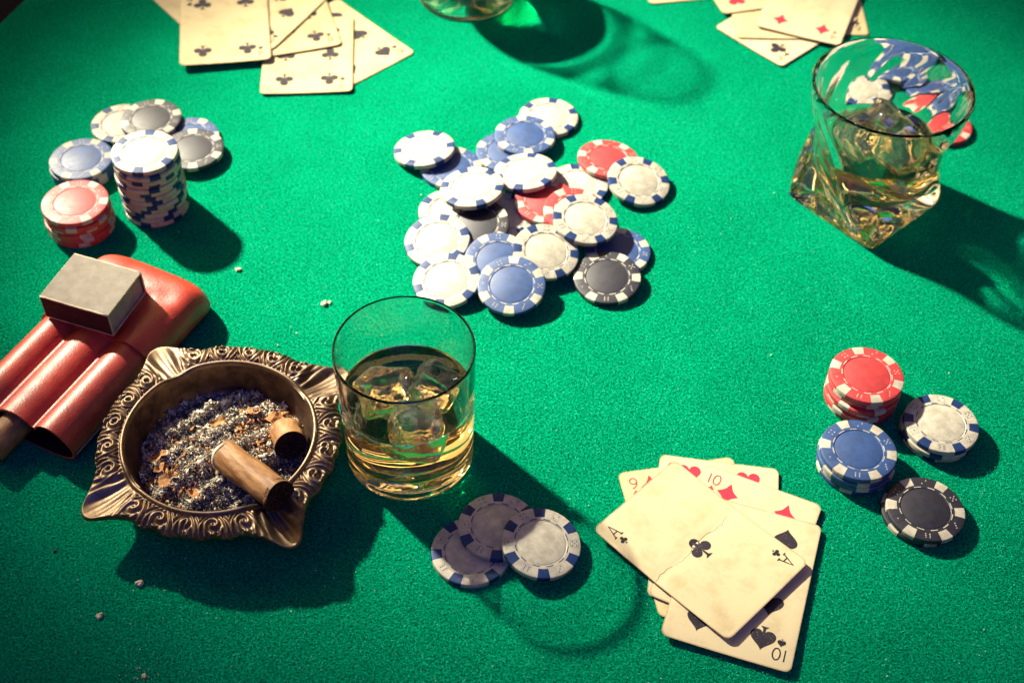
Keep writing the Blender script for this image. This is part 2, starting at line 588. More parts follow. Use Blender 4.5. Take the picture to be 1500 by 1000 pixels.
def die_mark(n):
    ps = []
    h, t = 2.05, .16
    for bx in ((-h, h, -h, -h + t), (-h, h, h - t, h), (-h, -h + t, -h + t, h - t), (h - t, h, -h + t, h - t)):
        ps.append((*box(bx[0], bx[1], bx[2], bx[3], 3.36, 3.44), 0))
    for (x, y) in PIPS[n]:
        V = [(x * 1.05 + .36 * math.cos(k * PI / 4), y * 1.05 + .36 * math.sin(k * PI / 4), z) for z in (3.36, 3.45) for k in range(8)]
        F = [tuple(range(8, 16))] + [(k, (k + 1) % 8, 8 + (k + 1) % 8, 8 + k) for k in range(8)]
        ps.append((V, F, 1))
    return join(ps)
CHIP = {}
for cname, bm, sm, fm_ in (('white', C_WHITE, C_NAVY, C_LINE), ('blue', C_BLUE, C_WHITE, C_BLUE), ('red', C_RED, C_WHITE, C_RED), ('black', C_BLACK, C_WHITE, C_BLACK)):
    CHIP[cname] = dict(
        body=mesh('chip_body_' + cname, Vb, Fb, bm, smooth=35),
        disc=mesh('chip_disc_' + cname, Vd, Fd, bm, smooth=35),
        spot=mesh('chip_spot_' + cname, Vs, Fs, sm, smooth=35),
        dash=mesh('chip_dash_' + cname, Vr, Fr, sm, smooth=False),
        die=[mesh('chip_die_%s' % cname, *join([(*die_mark(n)[:2],)])[:2], [fm_, sm], die_mark(n)[2], smooth=False) for n in range(1, 7)])
ORDER = [1, 3, 0, 5, 2, 4]
def chip(color, x, y, z, gx, gy, rot, label, group, face=True):
    M = tilt_matrix(gx, gy, math.radians(rot))
    t = thing('poker_chip', label, 'poker chip', (x, y, z), M, group)
    d = CHIP[color]
    bd_ = put('body', d['body'], t)
    for k in range(6):
        put('edge_spot', d['spot'], t, rot=(0, 0, k * PI / 3))
    if face:
        put('center_disc', d['disc'], t)
        put('dash_ring', d['dash'], bd_)
        for k in range(6):
            a = (k + .5) * PI / 3
            put('die_mark', d['die'][ORDER[k]], bd_, (16.75 * math.cos(a), 16.75 * math.sin(a), 0), (0, 0, a - PI / 2))
    return t

PILE = [
 ('white', 20.99, 714.997, 0.03, 0, 0, 20, 'white chip at the far end of the middle heap, flat on the felt'),
 ('blue', -6.523, 678.246, 0.03, 0, 0, 41, 'blue chip on the felt, mostly hidden under the farther blue chip of the heap'),
 ('blue', -41.866, 661.352, 0.03, 0, 0, 12, 'blue chip on the felt half under the leftmost white chip of the heap'),
 ('white', -40.305, 619.883, 0.03, 0, 0, 30, 'white chip on the felt peeping out at the left side of the heap'),
 ('white', -6.549, 615.856, 1.939, -0.1, 0.01, 8, 'shaded white chip in the middle hollow of the heap'),
 ('black', -23.032, 602.204, 6.065, 0.10, 0.16, 25, 'dark chip half buried and shaded in the heap beside the shaded white chip'),
 ('white', 38.992, 647.038, 0.03, 0, 0, 33, 'white chip on the felt under the front edge of the red chip'),
 ('red', 19.256, 626.312, 4.118, -0.037, 0.017, 15, 'shaded red chip buried in the heap, only a sliver showing'),
 ('red', 59.618, 670.996, 2.076, -0.076, -0.076, 52, 'red chip with bare face at the far right of the middle heap'),
 ('blue', 63.068, 587.995, 0.03, 0, 0, 20, 'blue chip on the felt half under the dark chip in front of the heap'),
 ('blue', -9.755, 573.167, 4.592, 0.022, 0.2, 0, 'blue chip half covered by the frontmost blue chip of the heap'),
 ('blue', 5.303, 691.201, 3.46, 0, 0, 38, 'blue chip lying on the far white chip at the back of the heap'),
 ('white', -59.835, 675.701, 2.829, 0.108, -0.1, 5, 'leftmost white chip of the heap, leaning on a blue chip'),
 ('white', 77.922, 648.42, 4.065, -0.13, 0.14, 10, 'white chip at the right end of the heap leaning on a red chip'),
 ('white', -46.627, 589.328, 4.338, 0.108, 0.16, 17, 'white chip at the left front of the heap, under the frontmost white one'),
 ('white', 18.734, 577.976, 8.303, -0.13, 0.188, 0, 'white chip in the front middle of the heap right of the blue pair'),
 ('red', 37.349, 615.026, 6.402, -0.119, 0.099, 5, 'red chip showing only a crescent under a tilted white chip of the heap'),
 ('white', 6.108, 650.494, 7.162, 0.08, -0.1, 17, 'white chip in the upper middle of the heap, overlapping a blue chip'),
 ('white', -26.913, 628.754, 12.392, 0.10, -0.06, 50, 'highest white chip on the left half of the heap, shading a dark chip'),
 ('white', 42.654, 602.482, 12.4, -0.11, 0.1, 0, 'white chip topping the right half of the heap over a red crescent'),
 ('white', -39.397, 556.466, 3.718, 0.10, 0.14, 19, 'frontmost white chip of the heap, nearest the round whiskey tumbler'),
 ('blue', -0.967, 550.332, 7.241, 0.05, 0.22, 26, 'frontmost blue chip of the heap with its whole face showing'),
 ('black', 55.829, 562.927, 2.51, 0.041, 0.1, 57, 'dark chip with white spots at the right front of the heap'),
]
for c, x, y, z, gx, gy, r, lab in PILE:
    chip(c, x, y, z, gx, gy, r, lab, 'chips heaped in the middle of the table')

LEFT = [('white', -262.329, 697.484, .03, 0, 0, 14, 'white chip lying flat at the far left behind the tall white stack'),
        ('blue', -215.736, 685.105, .03, 0, 0, 8, 'blue chip under the dark chip right of the tall white stack'),
        ('black', -242.511, 698.944, 3.46, 0, 0, 22, 'dark chip lying on a white chip behind the tall white stack'),
        ('black', -209.724, 669.456, 3.46, 0, 0, 40, 'dark chip with glaring face just right of the tall white stack')]
for c, x, y, z, gx, gy, r, lab in LEFT:
    chip(c, x, y, z, gx, gy, r, lab, 'chips scattered behind the tall white stack')

BOT = [('white', -18.004, 370.14, .03, 0, 0, 8, 'lowest of three white chips in front of the tumbler, flat on the felt'),
       ('white', -5.036, 383.309, 3.46, 0, 0, 30, 'middle white chip of three before the tumbler, nearest the glass'),
       ('white', 16.64, 372.396, 5.75, -0.13, 0.065, 34, 'topmost of three white chips before the tumbler, nearest the ace')]
for c, x, y, z, gx, gy, r, lab in BOT:
    chip(c, x, y, z, gx, gy, r, lab, 'three white chips in front of the tumbler')

TWC = [('red', 285.748, 716.511, .03, 0, 0, 20, 'red chip on the felt behind the twisted glass'),
       ('white', 237.534, 754.802, .03, 0, 0, 0, 'white chip on the felt seen through the twisted glass'),
       ('blue', 288.349, 751.297, 1.873, 0, -0.097, 35, 'nearer of two blue chips seen through the twisted glass'),
       ('blue', 268.861, 775.475, 2.898, 0.015, -0.1, 10, 'farther of two blue chips seen through the twisted glass')]
for c, x, y, z, gx, gy, r, lab in TWC:
    chip(c, x, y, z, gx, gy, r, lab, 'chips behind the twisted glass')

ORD = ['top', 'second', 'third', 'fourth', 'fifth', 'sixth', 'seventh', 'eighth', 'ninth', 'tenth', 'eleventh', 'twelfth', 'thirteenth']
def stack(color, x, y, n, rot, what, group, offs=None, seed=0):
    rr = random.Random(seed)
    for k in range(n):               # k = 0 at the bottom
        lev = n - 1 - k
        ox, oy = (offs or {}).get(lev, (rr.uniform(-.7, .7), rr.uniform(-.7, .7)))
        if lev == 0 and not (offs and 0 in offs):
            ox = oy = 0
        lab = ('%s chip on top of %s' if lev == 0 else '%s chip, ' + ('bottom' if k == 0 else ORD[lev] + ' from the top') + ' in %s') % (color, what)
        chip(color, x + ox, y + oy, .03 + k * (CT + .06), 0, 0, rot if lev == 0 else rr.uniform(0, 60), lab, group, face=(lev <= 1))
stack('white', -224.1, 620.8, 13, 30, 'the tall white stack on the left', 'tall white stack', {1: (.9, -1.5), 2: (.7, -1.3)}, 3)
stack('blue', -277.2, 652.9, 3, 12, 'the short blue stack at the far left', 'short blue stack at the left', None, 4)
stack('red', -266.7, 601.0, 6, 4, 'the red stack behind the matchbox', 'red stack at the left', {1: (.8, -1.2)}, 5)
stack('red', 193.6, 477.8, 6, 37, 'the red stack on the right side', 'red stack at the right', {1: (.2, .6), 2: (-.5, -1.6)}, 6)
stack('white', 232.0, 453.7, 3, 50, 'the white stack partly shaded by the red stack', 'white stack at the right', {1: (-.6, -.6)}, 8)
stack('blue', 183.4, 431.7, 4, 49, 'the blue stack in front of the red stack', 'blue stack at the right', {1: (-.9, -.4)}, 9)
stack('black', 214.3, 399.9, 2, 53, 'the black pair nearest the right front', 'black pair at the right', {1: (-1.6, .7)}, 10)

# ------------------------------------------------------------------ playing cards
CW, CL, CC = 63.0, 88.0, 3.6
def card_surface(bx, by, tx, ty, wob):
    def f(x, y):
        return bx * (x / 31.5) ** 2 + by * (y / 44) ** 2 + tx * x / 31.5 + ty * y / 44 + wob * math.sin(x * .06 + 1) * math.sin(y * .05)
    return f
def card_outline(n=5, step=8):
    pts = []
    for cx, cy_, a0 in ((CW / 2 - CC, CL / 2 - CC, 0), (-CW / 2 + CC, CL / 2 - CC, 90), (-CW / 2 + CC, -CL / 2 + CC, 180), (CW / 2 - CC, -CL / 2 + CC, 270)):
        for k in range(n + 1):
            a = math.radians(a0 + 90 * k / n)
            pts.append((cx + CC * math.cos(a), cy_ + CC * math.sin(a)))
    out = []
    for i, p in enumerate(pts):            # subdivide the long sides
        q = pts[(i + 1) % len(pts)]
        d = math.hypot(q[0] - p[0], q[1] - p[1])
        k = max(1, int(d / step))
        for j in range(k):
            out.append((p[0] + (q[0] - p[0]) * j / k, p[1] + (q[1] - p[1]) * j / k))
    return out
def card_sheet(f, th=.34, fine=False):
    o = card_outline(step=2.2 if fine else 8)
    n = len(o)
    rings = (1.0, .985, .85, .65, .45, .25) if not fine else (1.0, .985, .93, .86, .78, .70, .61, .52, .43, .34, .25, .16, .08)
    V, F, M = [], [], []
    for s in rings:
        for (x, y) in o:
            V.append((x * s, y * s, f(x * s, y * s) + (th if s < 1 else th * .8)))
    V.append((0, 0, f(0, 0) + th))
    ctr = len(V) - 1
    for r in range(len(rings) - 1):
        for k in range(n):
            j = (k + 1) % n
            F.append((r * n + k, r * n + j, (r + 1) * n + j, (r + 1) * n + k)); M.append(1 if r == 0 else 0)
    r = len(rings) - 1
    for k in range(n):
        F.append((r * n + k, r * n + (k + 1) % n, ctr)); M.append(0)
    base = len(V)
    for s in rings:
        for (x, y) in o:
            V.append((x * s, y * s, f(x * s, y * s)))
    V.append((0, 0, f(0, 0)))
    c2 = len(V) - 1
    for r in range(len(rings) - 1):
        for k in range(n):
            j = (k + 1) % n
            F.append((base + r * n + j, base + r * n + k, base + (r + 1) * n + k, base + (r + 1) * n + j)); M.append(0)
    r = len(rings) - 1
    for k in range(n):
        F.append((base + r * n + (k + 1) % n, base + r * n + k, c2)); M.append(0)
    for k in range(n):
        j = (k + 1) % n
        F.append((base + k, base + j, j, k)); M.append(1)
    return V, F, M

def circ(cx, cy_, r, n=20):
    return [(cx + r * math.cos(2 * PI * k / n), cy_ + r * math.sin(2 * PI * k / n)) for k in range(n)]
def suit_shapes(s):
    """list of star-shaped outlines in a unit box, fan centre first"""
    if s == 'diamond':
        o = []
        for (x0, y0), (x1, y1) in (((0, .56), (.46, 0)), ((.46, 0), (0, -.56)), ((0, -.56), (-.46, 0)), ((-.46, 0), (0, .56))):
            for k in range(6):
                t = k / 6
                x, y = x0 + (x1 - x0) * t, y0 + (y1 - y0) * t
                q = 1 - .22 * math.sin(PI * t)
                o.append((x * q, y * q))
        return [((0, 0), o)]
    if s in ('heart', 'spade'):
        o = []
        for k in range(40):
            t = 2 * PI * k / 40
            x = 16 * math.sin(t) ** 3
            y = 13 * math.cos(t) - 5 * math.cos(2 * t) - 2 * math.cos(3 * t) - math.cos(4 * t)
            o.append((x / 32, (y + 2.5) / 30))
        if s == 'heart':
            return [((0, 0), o)]
        o = [(x, -y * .95 + .06) for x, y in o][::-1]
        stem = [(-.17, -.56), (.17, -.56), (.06, -.46), (.035, -.1), (-.035, -.1), (-.06, -.46)]
        return [((0, .05), o), ((0, -.4), stem)]
    r = .235
    stem = [(-.20, -.56), (.20, -.56), (.06, -.46), (.03, -.0), (-.03, -.0), (-.06, -.46)]
    return [((0, .28), circ(0, .28, r)), ((-.27, -.10), circ(-.27, -.10, r)), ((.27, -.10), circ(.27, -.10, r)), ((0, -.4), stem),
            ((0, .02), circ(0, .02, .11, 12))]
def printed(f, shapes, cx, cy_, size, flip, th=.34):
    V, F = [], []
    sg = -1 if flip else 1
    for li, (c, o) in enumerate(shapes):
        lift = th + .05 + li * .012
        b0 = len(V)
        for (x, y) in [c] + o:
            X, Y = cx + sg * x * size, cy_ + sg * y * size
            V.append((X, Y, f(X, Y) + lift))
        n = len(o)
        for k in range(n):
            F.append((b0, b0 + 1 + k, b0 + 1 + (k + 1) % n))
    return V, F
def arc(cx, cy_, rx, ry, a0, a1, n=14):
    return [(cx + rx * math.cos(math.radians(a0 + (a1 - a0) * k / n)), cy_ + ry * math.sin(math.radians(a0 + (a1 - a0) * k / n))) for k in range(n + 1)]
GLYPH = {
 'A': ([[(0, 0), (.3, 1), (.6, 0)], [(.11, .34), (.49, .34)], [(-.12, 0), (.12, 0)], [(.48, 0), (.74, 0)]], .6),
 '1': ([[(.1, 0), (.1, 1)]], .2),
 '0': ([arc(.3, .5, .28, .5, 0, 358, 24)], .6),
 '2': ([arc(.3, .72, .27, .28, 160, -40) + [(.02, 0), (.6, 0)]], .6),
 '3': ([arc(.28, .75, .25, .25, 150, -80), arc(.28, .26, .29, .26, 80, -150)], .6),
 '4': ([[(.45, 0), (.45, 1), (0, .3), (.62, .3)]], .6),
 '5': ([[(.55, 1), (.1, 1), (.06, .55)] + arc(.28, .3, .29, .3, 110, -150)], .6),
 '6': ([arc(.3, .29, .28, .29, 0, 358, 20), arc(.55, .30, .53, .70, 180, 95)], .6),
 '7': ([[(0, 1), (.58, 1), (.2, 0)]], .6),
 '8': ([arc(.3, .75, .23, .25, 0, 358, 20), arc(.3, .25, .28, .25, 0, 358, 20)], .6),
 '9': ([arc(.3, .71, .28, .29, 0, 358, 20), arc(.05, .70, .53, .70, 0, -85)], .6)}
def ribbon(f, pts, w, lift):
    V, F = [], []
    n = len(pts)
    for i in range(n):
        p = Vector(pts[i])
        d0 = (Vector(pts[i]) - Vector(pts[i - 1])).normalized() if i else None
        d1 = (Vector(pts[i + 1]) - Vector(pts[i])).normalized() if i < n - 1 else None
        d = ((d0 or d1) + (d1 or d0))
        d = d.normalized() if d.length > .1 else (d1 or d0)
        nn = Vector((-d.y, d.x))
        c = nn.dot(Vector((-(d1 or d0).y, (d1 or d0).x)))
        ww = w / max(.45, abs(c))
        for s in (-1, 1):
            q = p + nn * (s * ww * .5)
            V.append((q.x, q.y, f(q.x, q.y) + lift))
    for i in range(n - 1):
        F.append((2 * i, 2 * i + 2, 2 * i + 3, 2 * i + 1))
    return V, F
def index_mark(f, rank, suit, flip, h=7.0, w=.72, cx=-24.6, cy_=36.0, small=4.2, th=.34):
    parts = []
    total = sum(GLYPH[c][1] for c in rank) + .22 * (len(rank) - 1)
    x = -total / 2
    sg = -1 if flip else 1
    k = 0
    for c in rank:
        st, adv = GLYPH[c]
        for poly in st:
            pts = [(sg * (cx + (x + a) * h), sg * (cy_ + (bb - .5) * h)) for a, bb in poly]
            parts.append(ribbon(f, pts, w, th + .05 + k * .01)); k += 1
        x += adv + .22
    parts.append(printed(f, suit_shapes(suit), sg * cx, sg * (cy_ - h * .5 - small * .75), small, flip))
    return join(parts)
LAY = {'A': [(0, 0)], '3': [(0, 30), (0, 0), (0, -30)], '4': [(s * 15.5, t * 29) for s in (-1, 1) for t in (-1, 1)],
       '5': [(s * 15.5, t * 29) for s in (-1, 1) for t in (-1, 1)] + [(0, 0)],
       '6': [(s * 15.5, t * 29) for s in (-1, 1) for t in (-1, 0, 1)],
       '7': [(s * 15.5, t * 29) for s in (-1, 1) for t in (-1, 0, 1)] + [(0, 14.5)],
       '8': [(s * 15.5, t * 29) for s in (-1, 1) for t in (-1, 0, 1)] + [(0, 14.5), (0, -14.5)],
       '9': [(s * 15.5, t) for s in (-1, 1) for t in (33, 11, -11, -33)] + [(0, 0)],
       '10': [(s * 15.5, t) for s in (-1, 1) for t in (30, 10, -10, -30)] + [(0, 20), (0, -20)]}
def card(rank, suit, x, y, deg, z, label, group, bend=(0, 0, 0, 0, 0), pip=12.5, fold=0.0):
    t = thing('playing_card', label, 'playing card', (x, y, z), (0, 0, math.radians(deg)), group)
    f0 = card_surface(*bend)
    f = (lambda x, y: f0(x, y) - fold * math.exp(-abs(y - 2.2 - .02 * x) / 2.6)) if fold else f0
    V, F, M = card_sheet(f, fine=bool(fold))
    sheet = put('sheet', mesh('card_sheet', V, F, [PAPER, PAPER_EDGE], M, smooth=40), t)
    red = suit in ('heart', 'diamond')
    for (px_, py_) in LAY[rank]:
        Vp, Fp = printed(f, suit_shapes(suit), px_, py_, pip, py_ < 0)
        put('pip', mesh('card_pip', Vp, Fp, INK_R if red else INK_K, smooth=False), sheet)
    for fl in (False, True):
        Vi, Fi, _ = index_mark(f, rank, suit, fl, 6.4 if rank != 'A' else 7.2, .7)
        put('corner_index', mesh('card_index', Vi, Fi, INK_FINE_R if red else INK_FINE, smooth=False), sheet)
    return t, f

G1 = 'cards fanned at the front right'
card('9', 'diamond', 96.8, 385.3, 11.5, .15, 'nine of diamonds at the bottom of the front hand, only corner showing', G1, (.3, .25, 0, 0, .1))
card('9', 'heart', 105.9, 387.1, 352.6, .75, 'hearts card at the back of the front hand, two hearts half covered', G1, (.4, .25, 0, 0, .1))
card('10', 'diamond', 116.0, 375.7, 336.1, 1.45, 'ten of diamonds between the ace and the hearts card in the front hand', G1, (.4, .3, .1, 0, .1))
card('10', 'spade', 117.3, 358.0, 342.5, 2.15, 'ten of spades lying under the ace of clubs, nearest the front edge', G1, (.45, .3, 0, -.5, .1))
tA, fA = card('A', 'club', 96.6, 374.9, 45.5, 3.5, 'creased ace of clubs on top of the front hand', G1, (.5, 1.7, 0, -.2, .15), pip=12.0, fold=.38)
pts = [(-31.2 + 62.4 * k / 26, 2.2 + 1.0 * math.sin(k * .55) + random.uniform(-.55, .55)) for k in range(27)]
Vc, Fc = ribbon(fA, pts, .20, .34 + .045)
put('crease', mesh('crease', Vc, Fc, CREASE, smooth=False), [c for c in tA.children if c.name.startswith('sheet')][0])

G2 = 'cards fanned at the far left'
card('6', 'spade', -126.8, 796.2, 44.0, .15, 'spades card sticking out rightmost from the far left hand', G2, (.3, .3, 0, 0, .1))
card('7', 'club', -148.5, 780.0, 5.0, .85, 'clubs card lying nearest the viewer in the far left hand', G2, (.5, .5, .1, -.1, .1))
card('8', 'club', -168.9, 823.4, 17.5, 1.7, 'clubs card with one clear club between the other far left cards', G2, (.5, .6, .1, 0, .1))
card('8', 'spade', -183.0, 835.0, 334.0, 2.6, 'spades card slanting under the topmost card of the far left hand', G2, (.4, .5, 0, 0, .1))
card('4', 'club', -211.5, 807.5, 10.0, 3.6, 'clubs card topmost and leftmost in the far left hand', G2, (.5, .6, -.2, 0, .1))
card('5', 'heart', -240.0, 856.0, 40.0, .15, 'card with one corner peeping out left of the far left hand', G2, (.2, .2, 0, 0, .1))

G3 = 'cards fanned at the far right'
card('6', 'club', 223.2, 864.3, 358.8, .15, 'blank looking card edge at the right of the far right hand', G3, (.2, .3, 0, 0, .1))
card('5', 'club', 195.5, 831.8, 313.4, .8, 'clubs card pointing its corner to the viewer in the far right hand', G3, (.3, .3, 0, 0, .1))
card('3', 'spade', 186.9, 855.3, 1.1, 1.5, 'card between the clubs and diamonds cards of the far right hand', G3, (.3, .4, 0, 0, .1))
card('6', 'heart', 166.8, 889.8, 16.6, 2.2, 'hearts card leftmost in the far right hand', G3, (.3, .4, 0, 0, .1))
card('4', 'diamond', 215.4, 854.1, 339.3, 3.0, 'diamonds card on top of the far right hand', G3, (.4, .5, 0, 0, .1))
card('7', 'spade', 118.0, 902.0, 12.0, .15, 'card lying left of the far right hand, only its edge in view', G3, (.3, .3, 0, 0, .1))

# ------------------------------------------------------------------ glassware
def smooth_profile(pts, n=4):
    """Catmull-Rom through (r,z) points"""
    out = []
    P = [np.array(p, float) for p in pts]
    for i in range(len(P) - 1):
        p0, p1, p2, p3 = P[max(i - 1, 0)], P[i], P[i + 1], P[min(i + 2, len(P) - 1)]
        for k in range(n):
            t = k / n
            q = .5 * ((2 * p1) + (-p0 + p2) * t + (2 * p0 - 5 * p1 + 4 * p2 - p3) * t * t + (-p0 + 3 * p1 - 3 * p2 + p3) * t ** 3)
            out.append((max(0.0, q[0]), q[1]))
    out.append(tuple(pts[-1]))
    return out
def ice_cube(size, seed, sq=3.2, amp=.06):
    """rounded, slightly melted cube"""
    rr = np.random.default_rng(seed)
    ph = rr.uniform(0, 6, 12)
    V, F = [], []
    nu, nv = 48, 28
    for j in range(nv + 1):
        th = PI * j / nv
        for i in range(nu):
            a = 2 * PI * i / nu
            d = np.array([math.sin(th) * math.cos(a), math.sin(th) * math.sin(a), math.cos(th)])
            r = (np.abs(d) ** sq).sum() ** (-1 / sq)
            r *= 1 + amp * (math.sin(3 * d[0] + ph[0]) * math.sin(4 * d[1] + ph[1]) + .6 * math.sin(7 * d[2] + ph[2]) * math.sin(6 * d[0] + ph[3]))
            V.append(tuple(d * r * np.array(size)))
    for j in range(nv):
        for i in range(nu):
            k = (i + 1) % nu
            F.append((j * nu + i, (j + 1) * nu + i, (j + 1) * nu + k, j * nu + k))
    return V, F

# round tumbler
TB = (-52.7, 434.3)
tum = thing('whiskey_tumbler', 'round whiskey tumbler with ice beside the ashtray', 'glass', (*TB, .05))
outer = smooth_profile([(31.5, .0), (33.0, .7), (33.7, 3), (33.6, 8), (33.9, 20), (34.4, 45), (35.0, 70), (35.2, 81.5)], 4)
outer = smooth_profile([(0, 5.6), (9, 5.2), (17, 4.0), (23, 2.4), (27.5, .9), (30.4, 0)], 4) + outer
rim = [(35.12, 82.5), (34.85, 82.95), (34.5, 82.95), (34.25, 82.4)]
LV = 47.5
inner_all = smooth_profile([(34.2, 81.5), (33.8, 70), (32.86, LV + .9), (32.85, LV), (32.2, 22), (31.2, 16.5), (27.8, 13.4), (20, 12.1), (10, 12.6), (0, 13.0)], 5)
i_lv = 10                       # index of the ring where the liquid wets the wall
V, F = lathe(outer + rim + inner_all[:i_lv + 1], 128)
(put('glass_wall', mesh('tumbler_glass', V, F, GLASS, smooth=True), tum))
def fill_mesh(name, wall, level, mats, seg=128):
    r0 = wall[0][0]
    prof = wall[::-1] + [(r0 - .35, level + .45), (r0 - .9, level + .15), (r0 - 1.8, level), (r0 * .5, level), (0, level)]
    V, F = lathe(prof, seg)
    cut = (len(wall) - 1) * seg
    return mark_wall(mesh(name, V, F, mats, smooth=50), [1 if k < cut else 0 for k in range(len(F))])
(put('whiskey', fill_mesh('tumbler_whiskey', inner_all[i_lv:], LV, WHISKEY), tum))
for k, (sz, p, r, sd2) in enumerate((((13.5, 12.5, 12.5), (-11, 4, 40.5), (.35, .42, .5), 3), ((12.5, 12, 12), (14, 9, 39.5), (.5, -.35, 1.1), 5), ((12, 12.5, 11.5), (5, -15, 37.5), (-.3, .3, .2), 6))):
    V, F = ice_cube(sz, sd2, 6.5, .045)
    (put('ice_cube', mesh('ice_r', V, F, ICE), tum, p, r))

# twisted glass with a square foot
TG = (221.0, 643.5)
twg = thing('twisted_glass', 'square based twisted whiskey glass at the upper right', 'glass', (*TG, .05))
def sq_r(a, half, n):
    c, s = abs(math.cos(a)), abs(math.sin(a))
    return half / ((c ** n + s ** n) ** (1 / n))
H_T = 90.0
def tw_angle(z):
    return math.radians(42.5) - math.radians(80) * (z / H_T)
def tw_outer(z, a):
    t = z / H_T
    e = min(1.0, max(0.0, (t - .26) / .66))
    e = e * e * (3 - 2 * e)
    tw = tw_angle(z)
    rs = sq_r(a - tw, 34.4 - 3.0 * t, 14.0 - 8.0 * min(1, t / .5))
    rc = 39.0 + 8.6 * t ** .9
    nf = 12
    q = ((a - tw - PI / 4) % (2 * PI / nf)) - PI / nf
    flat = math.cos(PI / nf) / math.cos(q)
    k = max(0.0, min(1.0, (.93 - t) / .25))
    rc *= 1 - (1 - flat) * k - .5 * (1 - math.cos(PI / nf)) * (1 - k) * 0
    return rs * (1 - e) + rc * e
def tw_inner(z, a):
    t = max(0.0, (z - 17) / (H_T - 17))
    ro = tw_outer(max(z, 22), a)
    rc = 28.5 + 17.3 * t ** .8
    wv = (1 - min(1, t)) * 1.4 * (.5 - .5 * math.cos(4 * (a - tw_angle(z) - PI / 4)))
    return min(rc - wv, ro - 1.7)
SEG = 240
V, F = [], []
zo = list(np.concatenate([[0.0, .35, 1.0, 2.0], np.linspace(4, H_T - 1.2, 46)]))
rows = []
V.append((0, 0, 7.0)); rows.append([0])
def add_row(fr, z):
    s = len(V)
    for k in range(SEG):
        a = 2 * PI * k / SEG
        r = fr(a)
        V.append((r * math.cos(a), r * math.sin(a), z))
    rows.append(list(range(s, s + SEG)))
for k_, z_ in ((.2, 6.6), (.4, 5.4), (.6, 3.5), (.76, 1.6), (.86, .5)):
    add_row(lambda a: tw_outer(0, a) * k_, z_)
for z in zo:
    k = {0.0: .965, .35: .988, 1.0: .997}.get(round(float(z), 3), 1.0)
    add_row(lambda a: tw_outer(z, a) * k, z)
add_row(lambda a: tw_outer(H_T, a) - .35, H_T - .3)
add_row(lambda a: tw_outer(H_T, a) - 1.0, H_T)
add_row(lambda a: tw_outer(H_T, a) - 1.6, H_T - .5)
LV2 = 47.0
for z in np.linspace(H_T - 2, LV2 + .8, 24):
    add_row(lambda a: tw_inner(z, a), z)
def skin(rows):
    F = []
    for A, B in zip(rows[:-1], rows[1:]):
        for k in range(SEG):
            j = (k + 1) % SEG
            if len(A) == 1:
                F.append((A[0], B[j], B[k]))
            elif len(B) == 1:
                F.append((A[k], A[j], B[0]))
            else:
                F.append((A[k], A[j], B[j], B[k]))
    return F
(put('glass_wall', mesh('twisted_glass_wall', V, skin(rows), GLASS, smooth=14), twg))
V, rows = [], []
V.append((0, 0, 17.1)); rows.append([0])
for z, k in ((17.2, .25), (17.6, .55), (18.6, .78), (20.5, .90), (23, .97)):
    add_row(lambda a: tw_inner(26, a) * k, z)
for z in np.linspace(26, LV2 + .8, 16):
    add_row(lambda a: tw_inner(z, a), z)
cut = SEG * (len(rows) - 1)
add_row(lambda a: tw_inner(LV2 + .8, a) - .5, LV2 + .3)
add_row(lambda a: tw_inner(LV2 + .8, a) - 1.6, LV2)
V.append((0, 0, LV2)); rows.append([len(V) - 1])
F = skin(rows)
(put('whiskey', mark_wall(mesh('twisted_whiskey', V, F, WHISKEY, smooth=50), [1 if k < cut else 0 for k in range(len(F))]), twg))
for k, (s, p, r, sd2) in enumerate((((14, 13, 13), (-9, 4, 43), (.3, .5, .2), 8), ((13, 13, 12.5), (15, -6, 41), (.6, .2, 1.0), 9), ((12, 11.5, 12), (8, 20, 44), (.1, .7, .6), 12))):
    V2, F2 = ice_cube(s, sd2, 6.0, .06)
    (put('ice_cube', mesh('ice_t', V2, F2, ICE), twg, p, r))

# brandy glass at the far edge, mostly outside the frame
BG_ = (-40.0, 862.0)
brg = thing('brandy_glass', 'round footed brandy glass at the far edge, only its foot in view', 'glass', (*BG_, .05))
o_ = [(0, .8), (30, .8), (34, 0)] + smooth_profile([(35.6, .3), (36.2, 1.3), (35.2, 2.4), (24, 3.6), (10, 6), (5.2, 10), (4.6, 15), (6.5, 20), (20, 25.5), (35, 38), (43.5, 56), (45.2, 70), (42.5, 92), (36.5, 113), (32.2, 129)], 4)
o_ += [(31.9, 129.8), (31.3, 129.9)]
i_ = smooth_profile([(30.9, 129.2), (35.2, 113), (41.2, 92), (43.9, 70), (42.7, 58), (33.8, 39), (19, 27.2), (8, 23.4), (0, 22.8)], 4)
V, F = lathe(o_ + i_[:17], 112)
(put('glass_wall', mesh('brandy_glass_wall', V, F, GLASS), brg))
(put('brandy', fill_mesh('brandy', i_[16:], 57.2, COGNAC, 112), brg))

